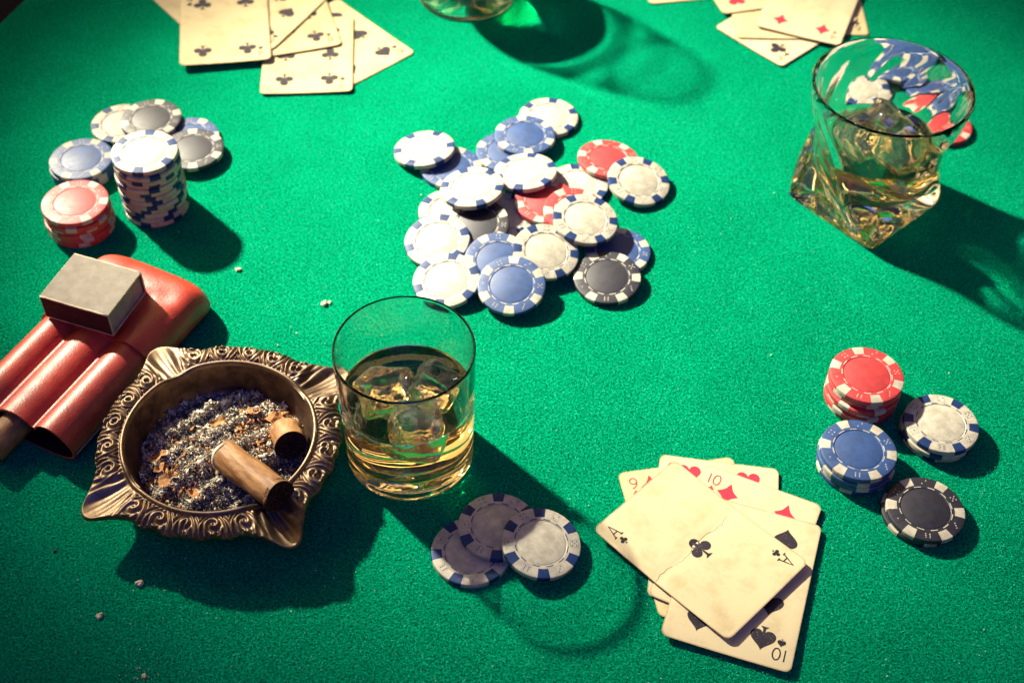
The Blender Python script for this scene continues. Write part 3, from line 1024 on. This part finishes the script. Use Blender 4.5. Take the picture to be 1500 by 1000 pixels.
# ------------------------------------------------------------------ ashtray
AC = (-149.0, 421.5)
ash = thing('ashtray', 'ornate brass ashtray with four spouts, full of ash', 'ashtray', (*AC, 0))
SPOUT = [math.radians(a) for a in (38.5, 126.6, 218.6, 306.7)]
DEPTH = [4.5, 4.5, 4.5, 7.5]
NT = 1440
def dspout(a):
    best = None
    for i, s in enumerate(SPOUT):
        d = (a - s + PI) % (2 * PI) - PI
        if best is None or abs(d) < abs(best[0]):
            best = (d, i)
    return best
def r_out(a):
    d, i = dspout(a)
    dd = math.degrees(d)
    return 62.0 + 12.6 * math.exp(-abs(dd / 9.0) ** 2.4) + 2.2 * math.exp(-(dd / 20) ** 2) + .5 * math.cos(math.radians(dd) * 30)
def ornament(a, v, ro):
    d, i = dspout(a)
    dd = math.degrees(d)
    R_IN = 50.5
    wid = ro - R_IN
    env = min(1, v / .10) * min(1, (1 - v) / .06)
    sp = math.exp(-(dd / 11.5) ** 4)
    # running scrolls between the spouts
    rm = R_IN + wid * .52
    arc_mm = (45 - abs(dd)) * math.radians(1) * 57.0
    cell = 15.2
    ci = math.floor((arc_mm + cell * .5) / cell)
    u = (arc_mm + cell * .5) % cell - cell * .5
    jit = math.sin(ci * 12.9 + i * 7.7 + (3.1 if dd > 0 else 0))
    y = (v - .50 - .05 * jit) * 13.0
    u = (u - .8 * jit) * (1 if dd > 0 else -1)
    rho = math.hypot(u * .92, y * .86)
    phi = math.atan2(y, u)
    spiral = math.cos(2 * PI * rho / (3.9 + .4 * jit) - phi + .6 * jit)
    sl = abs(u) * 1.0 - .32 * y + .045 * y * y
    leaf = math.cos(2 * PI * sl / 2.9 + .5 * jit)
    k = 1 / (1 + math.exp((rho - 4.4) * 1.9))
    sc = spiral * k + leaf * (1 - k) * .95
    sc = math.copysign(abs(sc) ** .75, sc)
    roundness = 1.5 * math.sin(PI * min(1, max(0, v)))
    scroll = .82 * sc + roundness
    lobes = .9 * math.exp(-((v - .93) / .06) ** 2) * math.cos(2 * PI * u / cell)
    # fluted leaf on each spout
    fl = math.cos(2 * PI * dd / (4.4 + 2.2 * v)) * (.55 + .25 * (1 - v)) * min(1, abs(dd) / 3.5) * math.exp(-((v - .45) / .5) ** 4)
    leafz = fl + 1.2 * math.exp(-((abs(dd) - 10.5) / 2.6) ** 2)
    return env * (scroll * (1 - sp) + leafz * sp) + lobes * (1 - sp)
prof_in = [(0, 5.0), (20, 5.0), (34, 5.2), (40.5, 6.5), (44.2, 10), (46.0, 15), (47.0, 21), (47.6, 25.5)]
V, F, Mi = [], [], []
rows = []
NV = 46
ang = [2 * PI * k / NT for k in range(NT)]
# bowl interior: plain rows
for r, z in prof_in[1:]:
    s = len(V); V += [(r * math.cos(a), r * math.sin(a), z) for a in ang]; rows.append((s, 1))
def notch(a):
    d, i = dspout(a)
    return DEPTH[i] * math.exp(-(math.degrees(d) / 8.0) ** 2)
for r, z in ((47.9, 27.0), (48.4, 27.9), (49.1, 28.1), (49.8, 27.7), (50.2, 26.9)):
    s = len(V)
    V += [(r * math.cos(a), r * math.sin(a), z - .55 * notch(a)) for a in ang]
    rows.append((s, 0))
for j in range(NV + 1):
    v_ = j / NV
    s = len(V)
    for a in ang:
        ro = r_out(a)
        r = 50.4 + (ro - 50.4) * v_
        d, i = dspout(a)
        dd = math.degrees(d)
        ch = DEPTH[i] * math.exp(-(dd / (8.0 - 1.2 * v_)) ** 2) * (.55 + .45 * math.sin(PI * min(1, v_ * .9 + .05)))
        z = 26.4 - 1.6 * v_ ** 1.5 - ch + ornament(a, v_, ro)
        if v_ > .96:
            z -= 1.0 * ((v_ - .96) / .04) ** 2
        V.append((r * math.cos(a), r * math.sin(a), z))
    rows.append((s, 0))
last = rows[-1][0]
for q, dz in ((1.0, -1.4), (.985, -2.2), (.95, -2.0)):
    s = len(V)
    for k, a in enumerate(ang):
        x, y, z = V[last + k]
        V.append((x * q, y * q, z + dz))
    rows.append((s, 0))
for r, z in ((53, 18.5), (52, 14), (50, 8), (47, 3), (44, .6), (41, .1), (38, .1), (36, 1.5), (10, 1.6)):
    s = len(V)
    V += [(r * math.cos(a), r * math.sin(a), z) for a in ang]
    rows.append((s, 0))
Vn = np.array(V, np.float32)
Q, mi = [], []
kk = np.arange(NT); jj = (kk + 1) % NT
for (s0, m0), (s1, m1) in zip(rows[:-1], rows[1:]):
    Q.append(np.stack([s0 + kk, s1 + kk, s1 + jj, s0 + jj], 1)); mi += [m1] * NT
Q = np.concatenate(Q)
mi = np.array(mi)
def sub_mesh(name, sel, mt):
    q = Q[sel]
    u, inv = np.unique(q, return_inverse=True)
    me = fast_mesh(name, Vn[u], inv.reshape(-1, 4), mt)
    me.polygons.foreach_set('use_smooth', [True] * len(me.polygons))
    return me
put('bowl', sub_mesh('ashtray_bowl', mi == 1, TARNISH), ash)
put('ornate_rim', sub_mesh('ashtray_rim', mi == 0, BRASS), ash)
V, F = lathe([(20.05, 5.0), (0, 5.0)], NT // 8)
put('bowl_floor', mesh('ashtray_floor', V, F, TARNISH), ash)

# ash heap: bed plus countless flakes
def ash_h(x, y):
    r = np.hypot(x, y)
    m_ = 8.0 * np.exp(-((x - 6) ** 2 + (y + 4) ** 2) / (2 * 24 ** 2)) + 1.6 * np.sin(x * .19 + 1) * np.sin(y * .17) + .9 * np.sin(x * .43) * np.sin(y * .39 + 2)
    return 8.0 + m_ * np.clip((46 - r) / 12, 0.15, 1)
ns, nr = 120, 34
V, F = [], []
for j in range(nr + 1):
    r = 44.6 * j / nr
    for k in range(ns):
        a = 2 * PI * k / ns
        x, y = r * math.cos(a), r * math.sin(a)
        V.append((x, y, float(ash_h(x, y)) + random.uniform(-.35, .35)))
for j in range(nr):
    for k in range(ns):
        q = (k + 1) % ns
        F.append((j * ns + k, (j + 1) * ns + k, (j + 1) * ns + q, j * ns + q))
bed = put('ash_bed', mesh('ash_bed', V, F, ASHBED), None, (*AC, 0))
tag(bed, 'dark bed of packed ash filling the brass ashtray', 'ash', kind='stuff')
def chunks(n, xs, ys, zs, smin, smax, flat=.55, seed=1, stretch=0.0):
    r = np.random.default_rng(seed)
    base = np.array([(1, 0, 0), (-1, 0, 0), (0, 1, 0), (0, -1, 0), (0, 0, 1), (0, 0, -1)], float)
    tri = np.array([(0, 2, 4), (2, 1, 4), (1, 3, 4), (3, 0, 4), (2, 0, 5), (1, 2, 5), (3, 1, 5), (0, 3, 5)])
    P = base[None] * r.uniform(.45, 1.25, (n, 6, 1))
    P += r.normal(0, .18, P.shape)
    sz = r.uniform(smin, smax, (n, 1, 1)) * r.uniform(.5, 1, (n, 1, 1))
    P[..., 2] *= flat
    P[..., 0] *= r.uniform(1.0, 1.0 + stretch, (n, 1))
    q = r.normal(0, 1, (n, 4)); q /= np.linalg.norm(q, axis=1)[:, None]
    w_, x_, y_, z_ = q.T
    Rm = np.stack([np.stack([1 - 2 * (y_ ** 2 + z_ ** 2), 2 * (x_ * y_ - z_ * w_), 2 * (x_ * z_ + y_ * w_)], -1),
                   np.stack([2 * (x_ * y_ + z_ * w_), 1 - 2 * (x_ ** 2 + z_ ** 2), 2 * (y_ * z_ - x_ * w_)], -1),
                   np.stack([2 * (x_ * z_ - y_ * w_), 2 * (y_ * z_ + x_ * w_), 1 - 2 * (x_ ** 2 + y_ ** 2)], -1)], 1)
    P = np.einsum('nij,nkj->nki', Rm, P) * sz
    P += np.stack([xs, ys, zs], 1)[:, None]
    T = tri[None] + (np.arange(n) * 6)[:, None, None]
    return P.reshape(-1, 3), T.reshape(-1, 3)
n = 34000
rr_ = 43.5 * np.sqrt(rng.uniform(0, 1, n)); aa_ = rng.uniform(0, 2 * PI, n)
xs, ys = rr_ * np.cos(aa_), rr_ * np.sin(aa_)
clump = np.sin(xs * .55 + 1.2) * np.sin(ys * .5) + np.sin(xs * .23 - ys * .31)
keep = rng.uniform(0, 1, n) < np.clip(.55 + .45 * clump, .18, 1)
xs, ys, clump = xs[keep], ys[keep], clump[keep]
n = len(xs)
zs = ash_h(xs, ys) + .3 + .9 * np.clip(clump, -.4, 2) + rng.uniform(0, 1.6, n) * np.clip(clump + .6, .2, 1.5)
sel = rng.uniform(0, 1, n) < .05
V, T = chunks(n, xs, ys, zs, .22, .95, .28, 5, 1.0)
V = V.reshape(n, 6, 3)
V[sel] = (V[sel] - V[sel].mean(1, keepdims=True)) * 2.1 + V[sel].mean(1, keepdims=True) + np.array([0, 0, .5])
V = V.reshape(-1, 3)
flakes = put('ash_flakes', fast_mesh('ash_flakes', V, T, ASH, 3), None, (*AC, 0))
tag(flakes, 'loose grey and white ash flakes heaped in the ashtray', 'ash', kind='stuff')

# small brown tobacco crumbs mixed into the ash
n = 700
rr_ = 42 * np.sqrt(rng.uniform(0, 1, n)); aa_ = np.where(rng.uniform(0, 1, n) < .6, rng.normal(.45, .5, n), rng.normal(3.6, .6, n))
xs, ys = rr_ * np.cos(aa_), rr_ * np.sin(aa_)
zs = ash_h(xs, ys) + 1.3 + rng.uniform(0, 1.4, n)
V, T = chunks(n, xs, ys, zs, .5, 1.9, .22, 9, 1.2)
bits = put('tobacco_crumbs', fast_mesh('tobacco_crumbs', V, T, FLAKE, 3), None, (*AC, 0))
tag(bits, 'small brown tobacco crumbs mixed into the ash', 'tobacco', kind='stuff')

# larger tobacco scraps
def scrap(seed, L, W):
    r = random.Random(seed)
    V, F = [], []
    nx, ny = 6, 3
    for i in range(nx + 1):
        for j in range(ny + 1):
            x = (i / nx - .5) * L + r.uniform(-.4, .4)
            y = (j / ny - .5) * W * (1 - .5 * abs(i / nx - .5)) + r.uniform(-.4, .4)
            V.append((x, y, 1.1 * math.sin(i * 1.1 + seed) + .6 * math.cos(j * 1.7) + r.uniform(-.25, .25)))
    n0 = len(V)
    V += [(x, y, z - .3) for x, y, z in V]
    for i in range(nx):
        for j in range(ny):
            a = i * (ny + 1) + j
            q = (a, a + ny + 1, a + ny + 2, a + 1)
            F.append(q); F.append(tuple(n0 + k for k in q[::-1]))
    ring = [j for j in range(ny + 1)] + [i * (ny + 1) + ny for i in range(1, nx + 1)] + [nx * (ny + 1) + j for j in range(ny - 1, -1, -1)] + [i * (ny + 1) for i in range(nx - 1, 0, -1)]
    for a, c in zip(ring, ring[1:] + ring[:1]):
        F.append((a, c, n0 + c, n0 + a))
    return V, F
SCRAPS = [(-33, -4, 9, 5, .3, 'at the left edge of the ash'), (-31, -10, 7, 4, 1.4, 'left of the ash below another scrap'),
          (-24, -21, 9, 6, .1, 'on the near left of the ash'), (-10, -28, 8, 4.5, 2.3, 'at the near edge of the ash'),
          (30, 16, 10, 5, .8, 'right of the ash under the rim'), (34, 9, 9, 4.5, 1.8, 'beside the short cigar stub'),
          (25, 20, 8, 5, 2.6, 'at the upper right of the ash'), (-4, 17, 8, 4, .4, 'in the middle far part of the ash'),
          (37, 4, 8, 4, 1.2, 'between the short stub and the rim'), (12, 24, 7, 4, .2, 'at the far edge of the ash')]
for k, (x, y, L, W, a, lab) in enumerate(SCRAPS):
    V, F = scrap(k + 3, L * 1.25, W * 1.3)
    o = put('tobacco_scrap', mesh('tobacco_scrap', V, F, FLAKE, smooth=False), None,
            (AC[0] + x, AC[1] + y, float(ash_h(x, y)) + 3.2), (random.uniform(-.3, .3), random.uniform(-.3, .3), a))
    tag(o, 'curled brown tobacco scrap ' + lab, 'tobacco scrap', 'tobacco scraps in the ashtray')

# cigars
def cigar_mesh(L, R0, R1, seg=40, rows_=22, seed=0, wob=.25):
    r = random.Random(seed)
    ph = [r.uniform(0, 6) for _ in range(6)]
    V, F = [], []
    for j in range(rows_ + 1):
        t = j / rows_
        R = R0 + (R1 - R0) * t
        for k in range(seg):
            a = 2 * PI * k / seg
            q = R + wob * (math.sin(2 * a + 5 * t + ph[0]) * .6 + math.sin(3 * a - 9 * t + ph[1]) * .5) + wob * .5 * math.sin(a + t * 14 + ph[2])
            V.append((q * math.cos(a), q * math.sin(a), t * L))
    for j in range(rows_):
        for k in range(seg):
            q = (k + 1) % seg
            F.append((j * seg + k, j * seg + q, (j + 1) * seg + q, (j + 1) * seg + k))
    return V, F
def rough_disc(R, z, sgn, seg=40, rings=7, seed=0, amp=.5, dome=0):
    r = random.Random(seed)
    V, F = [], []
    for j in range(rings + 1):
        q = 1 - j / rings
        for k in range(seg):
            a = 2 * PI * k / seg
            V.append((R * q * math.cos(a), R * q * math.sin(a), z + sgn * (r.uniform(-amp, amp) * (1 if 0 < j else .25) + dome * (1 - q * q))))
    for j in range(rings):
        for k in range(seg):
            p = (k + 1) % seg
            f = (j * seg + k, j * seg + p, (j + 1) * seg + p, (j + 1) * seg + k)
            F.append(f if sgn > 0 else f[::-1])
    return V, F
def aim(o, a, b_):
    a, b_ = Vector(a), Vector(b_)
    o.location = a * MM
    o.rotation_euler = (b_ - a).to_track_quat('Z', 'Y').to_euler()
    return (b_ - a).length
# long butt resting in the spout
p0, p1 = (-145.5, 412.5, 21.0), (-112.0, 381.0, 31.0)
L = (Vector(p1) - Vector(p0)).length
bt = thing('cigar_butt', 'smoked cigar butt resting across the ashtray rim', 'cigar')
aim(bt, p0, p1)
V, F = cigar_mesh(L, 8.0, 8.3, seed=2)
wr_ = put('wrapper', mesh('butt_wrapper', V, F, CIGAR), bt)
V, F = rough_disc(7.9, L - .1, 1, seed=3, amp=.7)
put('charred_end', mesh('butt_char', V, F, CHAR), bt)
V, F = rough_disc(7.6, .2, -1, seed=4, amp=.4)
put('cut_end', mesh('butt_cut', V, F, FLAKE), bt)
V, F = cigar_mesh(1.8, 8.15, 8.12, seed=2, rows_=3, wob=.3)
V = [(x, y, z - .3 + .5 * math.sin(5 * math.atan2(y, x))) for x, y, z in V]
put('ash_ring', mesh('butt_ash_ring', V, F, PALE_ASH), wr_)
V, F = cigar_mesh(3.0, 8.42, 8.46, seed=2, rows_=3, wob=.3)
V = [(x, y, z + L - 2.6 + (.8 * math.sin(3 * math.atan2(y, x)) if z < 1.2 else -.2)) for x, y, z in V]
put('scorched_band', mesh('butt_scorch', V, F, SCORCH), wr_)
# short stub lying against the rim
st = thing('cigar_stub', 'short dark cigar stub lying at the right inside the ashtray', 'cigar')
p0, p1 = (-117.5, 434.0, 14.5), (-112.5, 420.0, 20.5)
L = (Vector(p1) - Vector(p0)).length
aim(st, p0, p1)
V, F = cigar_mesh(L, 8.6, 8.4, seed=7)
put('wrapper', mesh('stub_wrapper', V, F, CIGAR), st)
V, F = rough_disc(8.2, L - .6, 1, seed=8, amp=.7, dome=-1.2)
put('charred_end', mesh('stub_char', V, F, CHAR), st)
V, F = rough_disc(8.4, .2, -1, seed=9, amp=.4)
put('cut_end', mesh('stub_cut', V, F, FLAKE), st)

# ------------------------------------------------------------------ cigar case
CA = math.radians(64.5)
ax, nx_ = Vector((math.cos(CA), math.sin(CA), 0)), Vector((math.sin(CA), -math.cos(CA), 0))
c0 = -422.5
def case_pt(s, q):
    p = ax * s + nx_ * (c0 + q)
    return (p.x, p.y, 0)
case = thing('cigar_case', 'red leather three finger cigar case under the matchbox', 'cigar case', case_pt(281, 0), (0, 0, CA - PI / 2))
# local frame: x across (to the right), y along the case away from the open end
def section(u, hw, h, flute, n=3):
    """top height at u in [-1,1]"""
    edge = max(0.0, 1 - abs(u) ** 4.5) ** .45
    wv = abs(math.cos(u * PI * n / 2)) if n % 2 else abs(math.sin(u * PI * n / 2))
    w_ = (1 - flute) + flute * (max(0, wv) ** .55)
    return h * edge * w_
def sheath(y0, y1, hw, h, flute_fn, h_fn, w_fn, nu=120, nyy=60, zc=10.0):
    V, F = [], []
    for j in range(nyy + 1):
        t = j / nyy
        y = y0 + (y1 - y0) * t
        for k in range(nu):
            a = 2 * PI * k / nu
            # superellipse walk, dense on the ridges
            u = math.cos(a); s = math.sin(a)
            uu = math.copysign(abs(u) ** .75, u)
            top = section(uu, hw, h * h_fn(t) - zc * h_fn(t), flute_fn(t))
            bot = (zc - .3) * max(0.0, 1 - abs(uu) ** 5) ** .4
            z = zc * h_fn(t) + (top if s >= 0 else -bot * h_fn(t))
            V.append((uu * hw * w_fn(t), y, max(.15, z)))
    for j in range(nyy):
        for k in range(nu):
            q = (k + 1) % nu
            F.append((j * nu + k, j * nu + q, (j + 1) * nu + q, (j + 1) * nu + k))
    return V, F
V, F = sheath(0, 74, 37.3, 24, lambda t: .62, lambda t: 1, lambda t: 1)
# doubled wall: dark inside of the open end
nu = 120
body_o = put('body', mesh('case_body', V, F, LEATHER), case)
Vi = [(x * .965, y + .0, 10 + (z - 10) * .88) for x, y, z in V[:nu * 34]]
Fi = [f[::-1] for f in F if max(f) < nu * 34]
put('lining', mesh('case_lining', Vi, Fi, DARK_IN), case)
Vl = [V[k] for k in range(nu)] + [Vi[k] for k in range(nu)]
Fl = [(k, nu + k, nu + (k + 1) % nu, (k + 1) % nu) for k in range(nu)]
put('mouth_edge', mesh('case_mouth', Vl, Fl, LEATHER), body_o)
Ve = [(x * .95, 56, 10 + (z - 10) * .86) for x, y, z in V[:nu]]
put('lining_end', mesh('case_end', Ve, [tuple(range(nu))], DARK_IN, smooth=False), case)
for sx in (-1, 1):                      # welt stitched along each groove
    pts = [(sx * 12.43 + .12 * math.sin(k * .7), .4 + 64 * k / 24, 15.45 + .1 * math.sin(k * 1.3)) for k in range(25)]
    V2, F2 = tube(pts, .62, 8)
    put('welt', mesh('case_welt', V2, F2, LEATHER), body_o)
def cap_h(t):
    return (1.0 if t < .62 else max(.10, math.sqrt(max(0, 1 - ((t - .62) / .385) ** 2.6))))
def cap_w(t):
    return 1.0 if t < .72 else max(.05, (1 - ((t - .72) / .283) ** 3.2)) ** .42
V, F = sheath(66, 130.5, 38.6, 25.5, lambda t: .50 * max(0, 1 - t * 1.55), cap_h, cap_w, nyy=70)
# soft dents in the cap leather
V2 = []
for x, y, z in V:
    d = 1.6 * math.exp(-((x - 22) ** 2 + (y - 104) ** 2) / 60) + 1.0 * math.exp(-((x - 8) ** 2 / 300 + (y - 98) ** 2 / 30)) + .8 * math.exp(-((x + 10) ** 2 / 60 + (y - 112) ** 2 / 80))
    V2.append((x, y, z - (d if z > 12 else 0)))
F.append(tuple(range(nu))[::-1]); F.append(tuple(range(len(V2) - nu, len(V2))))
cap_o = put('cap', mesh('case_cap', V2, F, LEATHER, smooth=60), case)
# stitched seam along the side and end of the case
seam = []
for k in range(40):
    t = k / 39
    seam.append((37.6, 1 + 64 * t, 8.5))
V, F = tube(seam, .35, 6)
put('seam_thread', mesh('case_seam', V, F, THREAD), body_o)
def edge_run():
    pts = []
    for k in range(30):
        t = .80 + .19 * k / 29
        y = 66 + 64.5 * t
        pts.append((38.6 * cap_w(t) + .1, y, 10 * cap_h(t)))
    return pts
V, F = tube(edge_run(), .4, 6)
put('cap_piping', mesh('case_piping', V, F, THREAD), cap_o)
# cigar in the middle finger
cg = thing('cigar', 'cigar sticking out of the open end of the red leather case', 'cigar')
a_ = Vector(case_pt(281 + 45, -1)); b_ = Vector(case_pt(281 - 19.5, -3.0))
p0, p1 = (a_.x, a_.y, 11.5), (b_.x, b_.y, 10.0)
L = (Vector(p1) - Vector(p0)).length
aim(cg, p0, p1)
V, F = cigar_mesh(L, 8.6, 8.2, seed=12)
put('wrapper', mesh('cigar_wrapper', V, F, CIGAR), cg)
V, F = rough_disc(8.0, L - .2, 1, seed=13, amp=.4)
put('foot', mesh('cigar_foot', V, F, CHAR), cg)
V, F = rough_disc(8.4, .1, -1, seed=14, amp=.2)
put('head', mesh('cigar_head', V, F, CIGAR), cg)

# ------------------------------------------------------------------ matchbox
MBA = math.radians(-18.5)
mb = thing('matchbox', 'worn grey matchbox lying on the red leather case', 'matchbox', (-237.0 + 4.0, 510.5 + 3.0, 23.6), (0, 0, MBA))
BL_, BW_, BH_ = 42.0, 36.0, 16.5
hx, hy = BL_ / 2, BW_ / 2
put('sleeve_top', mesh('sleeve_top', *box(-hx, hx, -hy + .8, hy - .8, BH_ - .8, BH_), BOARD, smooth=False), mb)
put('sleeve_bottom', mesh('sleeve_bottom', *box(-hx, hx, -hy + .8, hy - .8, 0, .8), BOARD, smooth=False), mb)
for s in (-1, 1):
    y0, y1 = (-hy, -hy + .8) if s < 0 else (hy - .8, hy)
    put('striker_side', mesh('striker_side', *box(-hx + .05, hx - .05, y0 + (0 if s > 0 else .05), y1 - (.05 if s > 0 else 0), .75, BH_ - .75), STRIKER, smooth=False), mb)
    for z in (.55, BH_ - .55):
        pts = [(-hx + BL_ * k / 12, s * (hy - .5) + random.uniform(-.07, .07), z + random.uniform(-.07, .07)) for k in range(13)]
        V, F = tube(pts, .62, 8)
        put('fold_edge', mesh('fold_edge', V, F, BOARD_EDGE), mb)
for s in (-1, 1):       # raw board edge framing each open end
    x0, x1 = (hx, hx + .25) if s > 0 else (-hx - .25, -hx)
    V, F, _ = join([box(x0, x1, -hy + .3, hy - .3, BH_ - 1.25, BH_ - .1), box(x0, x1, -hy + .3, hy - .3, .1, 1.25),
                    box(x0, x1, -hy + .1, -hy + 1.2, 1.26, BH_ - 1.26), box(x0, x1, hy - 1.2, hy - .1, 1.26, BH_ - 1.26)])
    put('end_frame', mesh('end_frame', V, F, BOARD_EDGE, smooth=False), mb)
    xa = s * (hx - 1.0)
    tr = put('drawer_end', mesh('drawer_end', *box(min(xa, xa - s * .8), max(xa, xa - s * .8), -hy + 1.0, hy - 1.0, 1.0, BH_ - 1.3), TRAY, smooth=False), mb)

# ------------------------------------------------------------------ crumbs and specks
def crumb(seed, s):
    r = random.Random(seed)
    V, F = ice_cube((s, s * .8, s * .6), seed, 2.4, .22)
    return V, F
CRUMB = mat('tobacco_crumb', (.62, .52, .34), .9, spec=.1)[0]
CRUMB_D = mat('dark_crumb', (.06, .045, .04), .9, spec=.1)[0]
CR = [(-165.0, 566.0, 1.7, CRUMB, 'pale crumb on the felt behind the ashtray, near the tall white stack shadow'),
      (-110.5, 539.8, 1.9, CRUMB, 'pale crumb on the felt behind the tumbler'),
      (-107.5, 541.0, 1.2, CRUMB, 'small pale crumb beside a larger one behind the tumbler'),
      (-180.0, 348.6, 1.9, CRUMB, 'largest pale crumb on the felt in front of the ashtray'),
      (-195.5, 330.0, 1.6, CRUMB, 'pale crumb on the felt at the lower left'),
      (-168.0, 299.0, 1.2, CRUMB, 'pale crumb among specks at the bottom edge'),
      (-226.0, 366.0, .9, CRUMB_D, 'dark crumb on the felt at the far lower left')]
for k, (x, y, s, m_, lab) in enumerate(CR):
    V, F = crumb(k + 30, s)
    o = put('crumb', mesh('crumb', V, F, m_, smooth=False), None, (x, y, s * .45), (0, 0, k))
    tag(o, lab, 'crumb', 'crumbs on the felt')
n = 420
xs = rng.uniform(-250, 280, n); ys = 290 + 380 * rng.uniform(0, 1, n) ** 1.6
k1 = rng.normal(0, 1, (40, 2)) * np.array([5, 6]) + np.array([-168, 302])
k2 = rng.normal(0, 1, (60, 2)) * np.array([50, 14]) + np.array([-130, 352])
xs = np.r_[xs, k1[:, 0], k2[:, 0]]; ys = np.r_[ys, k1[:, 1], k2[:, 1]]
V, T = chunks(len(xs), xs, ys, np.full(len(xs), .75), .18, .62, .6, 21)
sp = put('ash_specks', fast_mesh('ash_specks', V, T, PALE_ASH, 3))
tag(sp, 'tiny pale specks of ash dusting the green felt', 'ash', kind='stuff')
